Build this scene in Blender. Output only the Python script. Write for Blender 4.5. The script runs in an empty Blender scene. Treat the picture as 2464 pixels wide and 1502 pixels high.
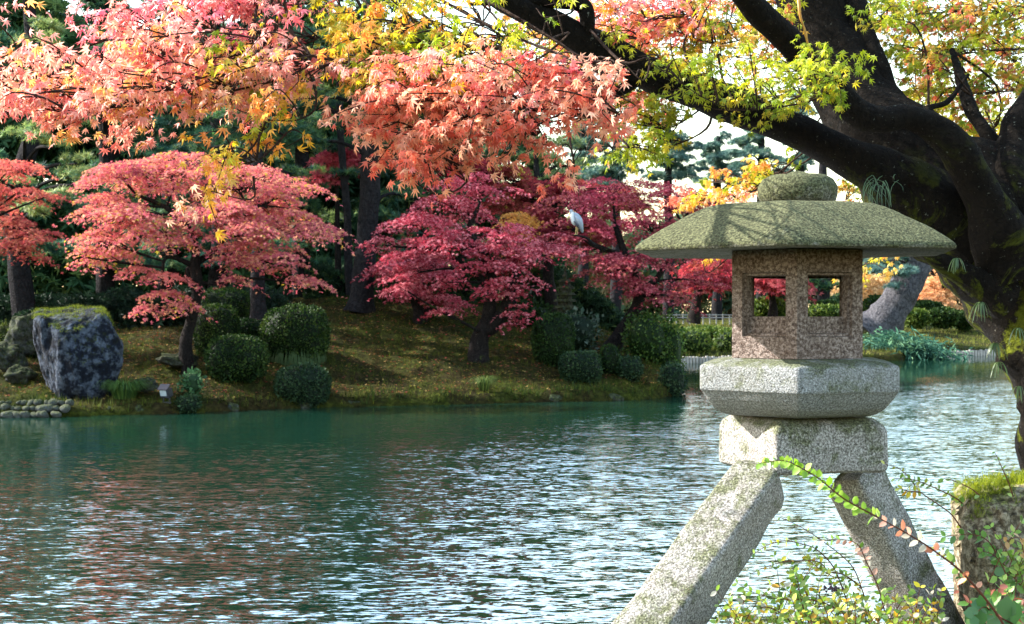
import bpy, bmesh, math, random
import numpy as np
from mathutils import Vector, Matrix
random.seed(7); rng = np.random.default_rng(7)
S = bpy.context.scene
COL = S.collection

# ------------------------------------------------------------------ camera, sky, sun, exposure
EYE = 2.5; F = 3422.0                       # eye height over the pond (m); focal length in units of a 2464 px wide picture
cam_d = bpy.data.cameras.new('camera'); cam = bpy.data.objects.new('camera', cam_d); COL.objects.link(cam)
cam.location = (0, 0, EYE); cam.rotation_euler = (math.pi/2, 0, 0)
cam_d.lens = 50; cam_d.sensor_width = 36; cam_d.clip_end = 2000; cam_d.clip_start = 0.05
cam_d.dof.use_dof = True; cam_d.dof.focus_distance = 6.0; cam_d.dof.aperture_fstop = 14
S.camera = cam
SUN_EL = math.radians(37)
SUN = Vector((-0.975*math.cos(SUN_EL), 0.22*math.cos(SUN_EL), math.sin(SUN_EL))).normalized()   # towards the sun
W = bpy.data.worlds.new('World'); S.world = W; W.use_nodes = True
nt = W.node_tree; nt.nodes.clear()
sky = nt.nodes.new('ShaderNodeTexSky'); sky.sky_type = 'NISHITA'; sky.sun_disc = False
sky.sun_elevation = SUN_EL; sky.sun_rotation = math.atan2(SUN.x, SUN.y)
sky.air_density = 1.7; sky.dust_density = 1.2; sky.ozone_density = 1.2
bg = nt.nodes.new('ShaderNodeBackground'); bg.inputs[1].default_value = 0.15
ow = nt.nodes.new('ShaderNodeOutputWorld'); nt.links.new(sky.outputs[0], bg.inputs[0]); nt.links.new(bg.outputs[0], ow.inputs[0])
sl = bpy.data.lights.new('sun', 'SUN'); sl.energy = 4.2; sl.angle = math.radians(0.5); sl.color = (1, .96, .9)
so = bpy.data.objects.new('sun', sl); COL.objects.link(so); so.rotation_euler = SUN.to_track_quat('Z', 'Y').to_euler()
S.view_settings.view_transform = 'Standard'; S.view_settings.look = 'None'
S.view_settings.exposure = 2.15; S.view_settings.gamma = 1; S.view_settings.use_curve_mapping = False
S.cycles.use_denoising = True
try: S.cycles.denoiser = 'OPENIMAGEDENOISE'
except Exception: pass
S.cycles.max_bounces = 7; S.cycles.transparent_max_bounces = 8; S.cycles.caustics_reflective = False; S.cycles.caustics_refractive = False
S.cycles.sample_clamp_indirect = 6

# ------------------------------------------------------------------ helpers
def P(px, py, Y):                            # a sight line of the photograph met at distance Y: gives a point of the place
    return np.array([(px-1232)/F*Y, Y, EYE+(751-py)/F*Y])

def _hash(i, j, k, s):
    n = (i*374761393 + j*668265263 + k*1440662683 + s*974634777) & 0x7fffffff
    n = ((n ^ (n >> 13))*1274126177) & 0x7fffffff
    return ((n ^ (n >> 16)) & 0xffff)/65535.0
def noise(p, scale=1.0, seed=0):             # value noise -1..1 for an (n,3) array
    p = np.asarray(p, float)*scale; i = np.floor(p).astype(np.int64); f = p-i; f = f*f*(3-2*f)
    r = 0
    for a in (0, 1):
        wa = f[:, 0] if a else 1-f[:, 0]
        for b in (0, 1):
            wb = f[:, 1] if b else 1-f[:, 1]
            for c in (0, 1):
                wc = f[:, 2] if c else 1-f[:, 2]
                r = r + wa*wb*wc*_hash(i[:, 0]+a, i[:, 1]+b, i[:, 2]+c, seed)
    return r*2-1
def fbm(p, scale=1.0, seed=0, o=3):
    return sum(noise(p, scale*2**k, seed+k)*0.5**k for k in range(o))
def nrm(v): 
    v = np.asarray(v, float); n = np.linalg.norm(v, axis=-1, keepdims=True); n[n == 0] = 1; return v/n

class MB:                                    # collects geometry for ONE mesh
    def __init__(s): s.V = []; s.Fc = []; s.n = 0; s.C = []; s.M = []
    def add(s, v, f, col=(1, 1, 1), mi=0):   # f: (m,k) int array or list of tuples
        v = np.asarray(v, float); k = len(v)
        s.V.append(v)
        c = np.asarray(col, float)
        if c.ndim == 1: c = np.tile(c, (k, 1))
        s.C.append(c)
        if isinstance(f, np.ndarray): s.Fc.append((f+s.n, mi))
        else:
            by = {}
            for q in f: by.setdefault(len(q), []).append(q)
            for q in by.values(): s.Fc.append((np.array(q)+s.n, mi))
        s.n += k; return s
    def mesh(s, name, mats, origin, smooth):
        v = np.concatenate(s.V)-np.asarray(origin, float); c = np.concatenate(s.C)
        me = bpy.data.meshes.new(name)
        li = np.concatenate([f.ravel() for f, _ in s.Fc]).astype(np.int32)
        tot = np.concatenate([np.full(len(f), f.shape[1]) for f, _ in s.Fc]).astype(np.int32)
        mi = np.concatenate([np.full(len(f), m) for f, m in s.Fc]).astype(np.int32)
        st = np.concatenate([[0], np.cumsum(tot)[:-1]]).astype(np.int32)
        me.vertices.add(len(v)); me.vertices.foreach_set('co', v.astype(np.float32).ravel())
        me.loops.add(len(li)); me.loops.foreach_set('vertex_index', li)
        me.polygons.add(len(tot)); me.polygons.foreach_set('loop_start', st); me.polygons.foreach_set('loop_total', tot)
        me.polygons.foreach_set('material_index', mi)
        me.update(calc_edges=True); me.validate()
        at = me.color_attributes.new('Col', 'FLOAT_COLOR', 'POINT')
        at.data.foreach_set('color', np.hstack([c, np.ones((len(c), 1))]).astype(np.float32).ravel())
        me.polygons.foreach_set('use_smooth', np.full(len(me.polygons), smooth))
        for m in (mats if isinstance(mats, (list, tuple)) else [mats]): me.materials.append(m)
        return me
    def build(s, name, mats, parent=None, origin=None, smooth=False, kind=None):
        if origin is None: origin = parent['_o'] if parent else (0, 0, 0)
        me = s.mesh(name, mats, origin, smooth)
        o = bpy.data.objects.new(name, me); COL.objects.link(o)
        if parent: o.parent = parent; o.location = Vector(origin)-Vector(parent['_o'])
        else: o.location = Vector(origin)
        o['_o'] = [float(x) for x in origin]
        if kind: o['kind'] = kind
        return o
def tag(o, label=None, cat=None, group=None, kind=None):
    if label: o['label'] = label
    if cat: o['category'] = cat
    if group: o['group'] = group
    if kind: o['kind'] = kind
    return o
def empty(name, loc, label, cat, group=None):
    o = bpy.data.objects.new(name, None); COL.objects.link(o); o.location = Vector([float(x) for x in loc]); o['_o'] = [float(x) for x in loc]
    o.empty_display_size = .1
    return tag(o, label, cat, group)

def catmull(pts, per=6):
    p = np.asarray(pts, float)
    if len(p) < 3:
        t = np.linspace(0, 1, per+1)[:, None]; return p[0]*(1-t)+p[-1]*t
    e = np.vstack([2*p[0]-p[1], p, 2*p[-1]-p[-2]]); out = []
    for i in range(1, len(e)-2):
        a, b, c, d = e[i-1], e[i], e[i+1], e[i+2]
        for k in range(per):
            t = k/per
            out.append(.5*((2*b)+(-a+c)*t+(2*a-5*b+4*c-d)*t*t+(-a+3*b-3*c+d)*t**3))
    out.append(p[-1]); return np.array(out)
def tube(mb, pts, rad, sides=8, per=6, rough=0.0, rs=6.0, seed=0, col=(1, 1, 1), mi=0, squash=None):
    q = catmull(np.hstack([np.asarray(pts, float), np.asarray(rad, float)[:, None]]), per)
    c, r = q[:, :3], np.abs(q[:, 3]); n = len(c)
    t = nrm(np.gradient(c, axis=0)); u = np.cross(t[0], (0.13, 0.2, 1.0)); 
    if np.linalg.norm(u) < .05: u = np.cross(t[0], (1, 0, 0))
    u = u/np.linalg.norm(u); V = []
    ang = np.linspace(0, 2*math.pi, sides, endpoint=False)
    for i in range(n):
        u = u-t[i]*np.dot(u, t[i]); u /= np.linalg.norm(u); w = np.cross(t[i], u)
        V.append(c[i]+r[i]*(np.cos(ang)[:, None]*u+np.sin(ang)[:, None]*w))
    V = np.array(V).reshape(-1, 3)
    if rough:
        d = V-np.repeat(c, sides, 0)
        V = V+d*(rough*fbm(V, rs, seed, 3))[:, None]
    idx = np.arange(n*sides).reshape(n, sides)
    a = idx[:-1]; b = idx[1:]
    f = np.stack([a, np.roll(a, -1, 1), np.roll(b, -1, 1), b], -1).reshape(-1, 4)
    mb.add(V, f, col, mi)
    mb.add(V[-sides:], [tuple(range(sides))], col, mi); mb.add(V[:sides], [tuple(range(sides))[::-1]], col, mi)
    return c
def frames(d, n):                            # rotation matrices whose columns are x, d (leaf axis), n (leaf normal)
    d = nrm(d); n = n-d*np.sum(n*d, -1, keepdims=True); n = nrm(n); return np.stack([np.cross(d, n), d, n], -1)
def scatter(mb, tv, tf, pos, R, sc, col, mi=0):
    m, k = len(pos), len(tv)
    sc = np.broadcast_to(np.asarray(sc, float), (m,))
    v = np.einsum('mij,kj->mki', R, tv)*sc[:, None, None]+np.asarray(pos)[:, None, :]
    f = (np.asarray(tf)[None]+(np.arange(m)*k)[:, None, None]).reshape(-1, np.asarray(tf).shape[1])
    mb.add(v.reshape(-1, 3), f, np.repeat(np.asarray(col), k, 0), mi)
def rand_dir(n): return nrm(rng.normal(size=(n, 3)))

# ------------------------------------------------------------------ leaf templates
def maple_template(curl=-.16, tw=0.0, fold=0.0, sd=0):
    rr_ = np.random.default_rng(sd)
    A = np.radians([0, 36, -36, 74, -74, 122, -122]); L = [1, .93, .93, .74, .74, .4, .4]
    order = np.argsort(A); A = A[order]; L = np.array(L)[order]
    v = [(0, .0, 0)]; ring = []
    for i in range(7):
        ring.append((math.sin(A[i])*L[i], math.cos(A[i])*L[i], -.16*L[i]**2))
        if i < 6:
            am = (A[i]+A[i+1])/2; rr = .36 if 0 < i < 5 else .24
            ring.append((math.sin(am)*rr, math.cos(am)*rr, .03))
    v += ring; f = [(0, i+1, i) for i in range(1, 13)]
    v = np.array(v); v[:, 2] += curl*.8*v[:, 1]**2+tw*v[:, 0]*v[:, 1]-fold*np.abs(v[:, 0])+rr_.normal(0, .035, len(v)); v[:, :2] *= 1+rr_.normal(0, .05, (len(v), 2)); return v+[0, .12, 0], np.array(f)
MAPLE_V, MAPLE_F = maple_template()
MAPLES = [maple_template(-.1, .1, .05, 1)[0], maple_template(-.35, -.2, .1, 2)[0], maple_template(.15, .3, .25, 3)[0], maple_template(-.55, .15, .3, 4)[0], maple_template(-.2, -.4, .4, 5)[0]]
STAR_V = []; STAR_F = []
for i, (a, l) in enumerate(((0, 1), (55, .85), (-55, .85), (108, .6), (-108, .6))):
    a = math.radians(a); w = .24
    STAR_V += [(0, 0, 0), (math.sin(a-.42)*.42*l, math.cos(a-.42)*.42*l, .05), (math.sin(a)*l, math.cos(a)*l, -.12), (math.sin(a+.42)*.42*l, math.cos(a+.42)*.42*l, .05)]
    STAR_F.append([4*i, 4*i+1, 4*i+2, 4*i+3])
STAR_V = np.array(STAR_V); STAR_F = np.array(STAR_F)
OVAL_V = np.array([(0, 0, 0), (.26, .3, .05), (.24, .68, .03), (0, 1, -.06), (-.24, .68, .03), (-.26, .3, .05), (0, .5, -.02)])
OVAL_F = np.array([(0, 1, 6), (1, 2, 6), (2, 3, 6), (3, 4, 6), (4, 5, 6), (5, 0, 6)])
QUAD_V = np.array([(0, 0, 0), (.36, .45, .06), (0, 1, 0), (-.36, .45, .06)]); QUAD_F = np.array([(0, 1, 2, 3)])
def tuft_template(n=9, w=.05, up=.55, sd=3):
    r = np.random.default_rng(sd); V = []; Fc = []
    for i in range(n):
        a = 2*math.pi*i/n+r.uniform(-.3, .3); e = r.uniform(.0, 1.2) if up else r.uniform(-.3, .5)
        d = np.array([math.cos(a)*math.cos(e), math.sin(a)*math.cos(e), math.sin(e)*up*1.6]); s = np.array([-math.sin(a), math.cos(a), 0])
        V += [s*w, -s*w, d*r.uniform(.75, 1.1)]; Fc.append((3*i, 3*i+1, 3*i+2))
    return np.array(V), np.array(Fc)
TUFT_V, TUFT_F = tuft_template(10, .075)
BLADE_V, BLADE_F = tuft_template(7, .05, 1.0, 5)

# ------------------------------------------------------------------ materials
def new_mat(name):
    m = bpy.data.materials.new(name); m.use_nodes = True; t = m.node_tree; t.nodes.clear()
    out = t.nodes.new('ShaderNodeOutputMaterial'); return m, t, out
def N(t, typ, **k):
    n = t.nodes.new(typ)
    for a, b in k.items(): setattr(n, a, b)
    return n
def tex_noise(t, co, scale, detail=4, rough=.6, dist=0.0):
    n = N(t, 'ShaderNodeTexNoise'); n.inputs['Scale'].default_value = scale; n.inputs['Detail'].default_value = detail
    n.inputs['Roughness'].default_value = rough; n.inputs['Distortion'].default_value = dist; t.links.new(co, n.inputs['Vector']); return n
def ramp(t, fac, stops):
    r = N(t, 'ShaderNodeValToRGB'); e = r.color_ramp.elements
    while len(e) < len(stops): e.new(.5)
    for i, (p, c) in enumerate(stops): e[i].position = p; e[i].color = (*c, 1) if len(c) == 3 else c
    t.links.new(fac, r.inputs[0]); return r.outputs[0]
def mix(t, f, a, b, mode='MIX'):
    m = N(t, 'ShaderNodeMix', data_type='RGBA', blend_type=mode)
    for s, x in ((m.inputs[0], f), (m.inputs[6], a), (m.inputs[7], b)):
        if isinstance(x, (int, float)): s.default_value = x
        elif isinstance(x, tuple): s.default_value = (*x, 1)
        else: t.links.new(x, s)
    return m.outputs[2]
def bump(t, h, strength, dist, normal=None):
    b = N(t, 'ShaderNodeBump'); b.inputs['Strength'].default_value = strength; b.inputs['Distance'].default_value = dist
    t.links.new(h, b.inputs['Height'])
    if normal is not None: t.links.new(normal, b.inputs['Normal'])
    return b.outputs[0]
def leaf_mat(name, trans=.45, rough=.5, spec=.35, boost=1.0):
    m, t, out = new_mat(name)
    a = N(t, 'ShaderNodeAttribute', attribute_name='Col')
    p = N(t, 'ShaderNodeBsdfPrincipled'); p.inputs['Roughness'].default_value = rough; p.inputs['Specular IOR Level'].default_value = spec
    tr = N(t, 'ShaderNodeBsdfTranslucent')
    t.links.new(a.outputs['Color'], p.inputs['Base Color'])
    hs = N(t, 'ShaderNodeHueSaturation'); hs.inputs['Saturation'].default_value = 1.08; hs.inputs['Value'].default_value = boost
    t.links.new(a.outputs['Color'], hs.inputs['Color']); t.links.new(hs.outputs[0], tr.inputs['Color'])
    mx = N(t, 'ShaderNodeMixShader'); mx.inputs[0].default_value = trans
    t.links.new(p.outputs[0], mx.inputs[1]); t.links.new(tr.outputs[0], mx.inputs[2]); t.links.new(mx.outputs[0], out.inputs[0])
    return m
M_MAPLE = leaf_mat('maple_leaf', .55, .42, .4, 1.25)
M_FARMAPLE = leaf_mat('small_maple_leaf', .45, .6, .12, 1.1)
M_NEEDLE = leaf_mat('pine_needles', .38, .55, .3)
M_SHRUB = leaf_mat('shrub_leaf', .25, .6, .12)
M_SPRIG = leaf_mat('sprig_leaf', .42, .4, .45, 1.15)
M_MOSS = leaf_mat('moss_tuft', .2, .8, .1)
def stone_mat(name, dark, mid, light, moss=(.09, .1, .03), moss_amt=.3, grain=110, moss_up=True, stain=(.2, .19, .12)):
    m, t, out = new_mat(name); tc = N(t, 'ShaderNodeTexCoord'); co = tc.outputs['Object']
    n1 = tex_noise(t, co, grain, 3, .75); c = ramp(t, n1.outputs[0], [(.30, dark), (.47, mid), (.60, light), (.75, tuple(min(1, x*1.5) for x in light))])
    v = N(t, 'ShaderNodeTexVoronoi'); v.inputs['Scale'].default_value = grain*.8; t.links.new(co, v.inputs['Vector'])
    sp = ramp(t, v.outputs['Distance'], [(.0, (0, 0, 0)), (.32, (1, 1, 1))]); c = mix(t, .45, c, mix(t, sp, dark, c))
    n2 = tex_noise(t, co, 5, 5, .65, .4); blot = ramp(t, n2.outputs[0], [(.38, (0, 0, 0)), (.62, (1, 1, 1))])
    c = mix(t, mix(t, .5, (0, 0, 0), blot), c, stain, 'MULTIPLY') if False else mix(t, mix(t, .55, (0, 0, 0), blot), c, mix(t, .5, c, stain))
    ge = N(t, 'ShaderNodeNewGeometry'); sx = N(t, 'ShaderNodeSeparateXYZ'); t.links.new(ge.outputs['Normal'], sx.inputs[0])
    n3 = tex_noise(t, co, 9, 6, .7, .5); n4 = tex_noise(t, co, 60, 3, .7)
    a = N(t, 'ShaderNodeMath', operation='MULTIPLY_ADD'); t.links.new(sx.outputs[2], a.inputs[0]); a.inputs[1].default_value = .16 if moss_up else 0; t.links.new(n3.outputs[0], a.inputs[2])
    b = N(t, 'ShaderNodeMath', operation='MULTIPLY_ADD'); t.links.new(n4.outputs[0], b.inputs[0]); b.inputs[1].default_value = .22; t.links.new(a.outputs[0], b.inputs[2])
    th = .86-moss_amt*.45; mk = ramp(t, b.outputs[0], [(th-.1, (0, 0, 0)), (th+.06, (1, 1, 1))])
    mv = ramp(t, n1.outputs[0], [(.33, tuple(x*.25 for x in moss)), (.48, moss), (.6, tuple(min(1, x*2.2) for x in moss)), (.7, tuple(min(1, x*3.2) for x in moss))])
    c = mix(t, mix(t, .85, (0, 0, 0), mk), c, mv)
    c = mix(t, 1.0, c, (.7, .7, .72), 'MULTIPLY')
    p = N(t, 'ShaderNodeBsdfPrincipled'); p.inputs['Roughness'].default_value = .92; p.inputs['Specular IOR Level'].default_value = .12
    t.links.new(c, p.inputs['Base Color'])
    h = bump(t, n2.outputs[0], .5, .01); h = bump(t, n1.outputs[0], 1.0, .006*95/max(grain, 20), h); h = bump(t, v.outputs['Distance'], .4, .003, h)
    t.links.new(h, p.inputs['Normal']); t.links.new(p.outputs[0], out.inputs[0]); return m
M_ROOF = stone_mat('mossy_granite', (.028, .027, .02), (.13, .127, .092), (.30, .29, .24), (.06, .064, .024), .72, 105)
M_FIRE = stone_mat('reddish_granite', (.04, .026, .022), (.185, .138, .115), (.4, .325, .285), (.1, .07, .04), .05, 85, stain=(.12, .075, .05))
M_PLAT = stone_mat('grey_granite', (.05, .052, .05), (.25, .258, .255), (.47, .485, .49), (.08, .09, .035), .35, 150)
M_LEG = stone_mat('weathered_granite', (.035, .033, .028), (.25, .235, .205), (.6, .575, .53), (.07, .078, .03), .3, 135, stain=(.17, .13, .11))
M_ROCK = stone_mat('brown_rock', (.02, .015, .01), (.13, .1, .06), (.36, .3, .2), (.12, .13, .02), .12, 30)
M_BOULDER = stone_mat('slate_boulder', (.001, .0015, .003), (.006, .009, .017), (.075, .09, .12), (.02, .025, .006), .22, 3.4, stain=(.006, .008, .013))
M_COBBLE = stone_mat('cobble', (.03, .034, .038), (.08, .088, .095), (.16, .17, .18), (.05, .06, .015), .4, 14)
M_DARKSTONE = stone_mat('dark_stone', (.008, .009, .011), (.022, .025, .028), (.055, .06, .065), (.02, .026, .005), .5, 12)
def bark_mat(name, dark, light, moss=(.1, .12, .015), moss_amt=.3, sc=1.0, lichen=0.0, vor=.35, zm=None):
    m, t, out = new_mat(name); tc = N(t, 'ShaderNodeTexCoord'); co = tc.outputs['Object']
    n1 = tex_noise(t, co, 26*sc, 6, .7, 1.2); n2 = tex_noise(t, co, 5*sc, 5, .65, .3)
    vo = N(t, 'ShaderNodeTexVoronoi', feature='DISTANCE_TO_EDGE'); vo.inputs['Scale'].default_value = 11*sc
    mp = N(t, 'ShaderNodeMapping'); mp.inputs['Scale'].default_value = (1.6, 1.6, .5); t.links.new(co, mp.inputs[0]); t.links.new(mp.outputs[0], vo.inputs['Vector'])
    c = ramp(t, n1.outputs[0], [(.3, dark), (.7, light)])
    cr = ramp(t, vo.outputs['Distance'], [(.0, (0, 0, 0)), (.12, (1, 1, 1))]); c = mix(t, vor, c, cr, 'MULTIPLY')
    n3 = tex_noise(t, co, 3.2*sc, 6, .72, .6); mk = ramp(t, n3.outputs[0], [(.66-.3*moss_amt, (0, 0, 0)), (.74-.3*moss_amt, (1, 1, 1))])
    if zm:
        sz = N(t, 'ShaderNodeSeparateXYZ'); t.links.new(co, sz.inputs[0]); mr = N(t, 'ShaderNodeMapRange'); t.links.new(sz.outputs[2], mr.inputs[0])
        mr.inputs[1].default_value = zm[0]; mr.inputs[2].default_value = zm[1]; mr.inputs[3].default_value = 1; mr.inputs[4].default_value = 0; mk = mix(t, mr.outputs[0], (0, 0, 0), mk)
    mc = mix(t, n1.outputs[0], tuple(x*.45 for x in moss), tuple(x*1.7 for x in moss)); c = mix(t, mk, c, mc)
    if lichen:
        n5 = tex_noise(t, co, 55*sc, 4, .6); lk = ramp(t, n5.outputs[0], [(.66, (0, 0, 0)), (.7, (1, 1, 1))])
        c = mix(t, mix(t, lichen, (0, 0, 0), lk), c, (.2, .2, .16))
    p = N(t, 'ShaderNodeBsdfPrincipled'); p.inputs['Roughness'].default_value = .92; p.inputs['Specular IOR Level'].default_value = .08
    t.links.new(c, p.inputs['Base Color'])
    h = bump(t, n2.outputs[0], .9, .05/sc); h = bump(t, vo.outputs['Distance'], vor, .02/sc, h); h = bump(t, n1.outputs[0], 1.0, .03/sc, h)
    t.links.new(h, p.inputs['Normal']); t.links.new(p.outputs[0], out.inputs[0]); return m
M_BARK = bark_mat('maple_bark', (.0025, .002, .0015), (.013, .0095, .0065), (.1, .115, .01), .5, 1.0, .5, zm=(1.5, 2.6))
M_TWIG = bark_mat('twig_bark', (.02, .013, .01), (.09, .055, .04), moss_amt=-.8)
M_FARBARK = bark_mat('dark_bark', (.004, .0035, .004), (.024, .019, .017), (.05, .065, .012), .25, .5, .5)
M_PINEBARK = bark_mat('pine_bark', (.006, .006, .007), (.03, .027, .029), (.05, .06, .03), .05, .35)
M_GREYBARK = bark_mat('grey_pine_bark', (.02, .02, .027), (.15, .145, .155), (.12, .14, .09), .05, .22)
def plain(name, col, rough=.6, metal=0, var=.25, sc=20):
    m, t, out = new_mat(name); tc = N(t, 'ShaderNodeTexCoord'); n = tex_noise(t, tc.outputs['Object'], sc, 4)
    c = ramp(t, n.outputs[0], [(.3, tuple(x*(1-var) for x in col)), (.7, tuple(min(1, x*(1+var)) for x in col))])
    p = N(t, 'ShaderNodeBsdfPrincipled'); p.inputs['Roughness'].default_value = rough; p.inputs['Metallic'].default_value = metal
    t.links.new(c, p.inputs['Base Color']); t.links.new(bump(t, n.outputs[0], .3, .01), p.inputs['Normal']); t.links.new(p.outputs[0], out.inputs[0]); return m
def ground_mat():
    m, t, out = new_mat('moss_lawn'); tc = N(t, 'ShaderNodeTexCoord'); co = tc.outputs['Object']
    n1 = tex_noise(t, co, .55, 6, .65, .5); n2 = tex_noise(t, co, 6, 6, .75, .3); n3 = tex_noise(t, co, 40, 3, .7)
    g = ramp(t, n2.outputs[0], [(.3, (.01, .013, .003)), (.5, (.042, .05, .008)), (.68, (.11, .12, .018))])
    b = ramp(t, n2.outputs[0], [(.3, (.01, .008, .004)), (.5, (.036, .027, .011)), (.7, (.08, .062, .022))])
    k = ramp(t, n1.outputs[0], [(.40, (0, 0, 0)), (.60, (1, 1, 1))]); c = mix(t, k, g, b)
    c = mix(t, .5, c, ramp(t, n3.outputs[0], [(.3, (.35, .35, .35)), (.65, (1.3, 1.3, 1.2))]), 'MULTIPLY')
    c = mix(t, 1.0, c, (.7, .72, .66), 'MULTIPLY')
    p = N(t, 'ShaderNodeBsdfPrincipled'); p.inputs['Roughness'].default_value = .95; p.inputs['Specular IOR Level'].default_value = .05
    t.links.new(c, p.inputs['Base Color']); h = bump(t, n2.outputs[0], .9, .12); h = bump(t, n3.outputs[0], .8, .03, h)
    t.links.new(h, p.inputs['Normal']); t.links.new(p.outputs[0], out.inputs[0]); return m
M_GROUND = ground_mat()
def water_mat():
    m, t, out = new_mat('pond_water'); tc = N(t, 'ShaderNodeTexCoord'); co = tc.outputs['Object']
    def mapped(sx, sy, rz=0.0):
        mp = N(t, 'ShaderNodeMapping'); mp.inputs['Scale'].default_value = (sx, sy, 1); mp.inputs['Rotation'].default_value = (0, 0, rz); t.links.new(co, mp.inputs[0]); return mp.outputs[0]
    def vec(node_out, s):
        a = N(t, 'ShaderNodeVectorMath', operation='SUBTRACT'); t.links.new(node_out, a.inputs[0]); a.inputs[1].default_value = (.5, .5, .5)
        b = N(t, 'ShaderNodeVectorMath', operation='MULTIPLY'); t.links.new(a.outputs[0], b.inputs[0]); b.inputs[1].default_value = s; return b.outputs[0]
    v1 = vec(tex_noise(t, mapped(1.3, 3.0, .10), 1, 2, .5, .5).outputs['Color'], (.10, .30, 0))
    v2 = vec(tex_noise(t, mapped(4.6, 13, -.15), 1, 2, .55, .6).outputs['Color'], (.32, .95, 0))
    v3 = vec(tex_noise(t, mapped(13, 36, .2), 1, 1, .5).outputs['Color'], (.2, .52, 0))
    s = N(t, 'ShaderNodeVectorMath', operation='ADD'); t.links.new(v1, s.inputs[0]); t.links.new(v2, s.inputs[1])
    s2 = N(t, 'ShaderNodeVectorMath', operation='ADD'); t.links.new(s.outputs[0], s2.inputs[0]); t.links.new(v3, s2.inputs[1])
    # wind: calm in the lee of the island at the left, rougher over open water
    sp = N(t, 'ShaderNodeSeparateXYZ'); t.links.new(co, sp.inputs[0])
    lee = N(t, 'ShaderNodeMath', operation='MULTIPLY_ADD'); t.links.new(sp.outputs[0], lee.inputs[0]); lee.inputs[1].default_value = 1.2; lee.inputs[2].default_value = 0.0
    ly = N(t, 'ShaderNodeMath', operation='MULTIPLY_ADD'); t.links.new(sp.outputs[1], ly.inputs[0]); ly.inputs[1].default_value = -1.0; t.links.new(lee.outputs[0], ly.inputs[2])
    lm = N(t, 'ShaderNodeMapRange', interpolation_type='SMOOTHSTEP'); t.links.new(ly.outputs[0], lm.inputs[0])
    lm.inputs[1].default_value = -42; lm.inputs[2].default_value = -21; lm.inputs[3].default_value = .16; lm.inputs[4].default_value = 1.0
    fy = N(t, 'ShaderNodeMapRange', interpolation_type='SMOOTHSTEP'); t.links.new(sp.outputs[1], fy.inputs[0])
    fy.inputs[1].default_value = 42; fy.inputs[2].default_value = 60; fy.inputs[3].default_value = 1.0; fy.inputs[4].default_value = .3
    w = tex_noise(t, mapped(.07, .16, .1), 1, 3, .6); wr = N(t, 'ShaderNodeMapRange'); t.links.new(w.outputs[0], wr.inputs[0])
    wr.inputs[1].default_value = .35; wr.inputs[2].default_value = .65; wr.inputs[3].default_value = .6; wr.inputs[4].default_value = 1.15
    amp = N(t, 'ShaderNodeMath', operation='MULTIPLY'); t.links.new(lm.outputs[0], amp.inputs[0]); t.links.new(wr.outputs[0], amp.inputs[1])
    xr = N(t, 'ShaderNodeMapRange', interpolation_type='SMOOTHSTEP'); t.links.new(sp.outputs[0], xr.inputs[0])
    xr.inputs[1].default_value = -4.5; xr.inputs[2].default_value = .8; xr.inputs[3].default_value = 1.0; xr.inputs[4].default_value = .95
    am1 = N(t, 'ShaderNodeMath', operation='MULTIPLY'); t.links.new(amp.outputs[0], am1.inputs[0]); t.links.new(xr.outputs[0], am1.inputs[1])
    am2 = N(t, 'ShaderNodeMath', operation='MULTIPLY'); t.links.new(am1.outputs[0], am2.inputs[0]); t.links.new(fy.outputs[0], am2.inputs[1])
    sc = N(t, 'ShaderNodeVectorMath', operation='SCALE'); t.links.new(s2.outputs[0], sc.inputs[0]); t.links.new(am2.outputs[0], sc.inputs['Scale'])
    ad = N(t, 'ShaderNodeVectorMath', operation='ADD'); t.links.new(sc.outputs[0], ad.inputs[0]); ad.inputs[1].default_value = (0, 0, 1)
    no = N(t, 'ShaderNodeVectorMath', operation='NORMALIZE'); t.links.new(ad.outputs[0], no.inputs[0])
    p = N(t, 'ShaderNodeBsdfPrincipled'); p.inputs['Base Color'].default_value = (.004, .02, .012, 1); p.inputs['Roughness'].default_value = .04
    p.inputs['IOR'].default_value = 8.0; p.inputs['Specular IOR Level'].default_value = .5
    t.links.new(no.outputs[0], p.inputs['Normal']); t.links.new(p.outputs[0], out.inputs[0]); return m
M_WATER = water_mat()
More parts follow.
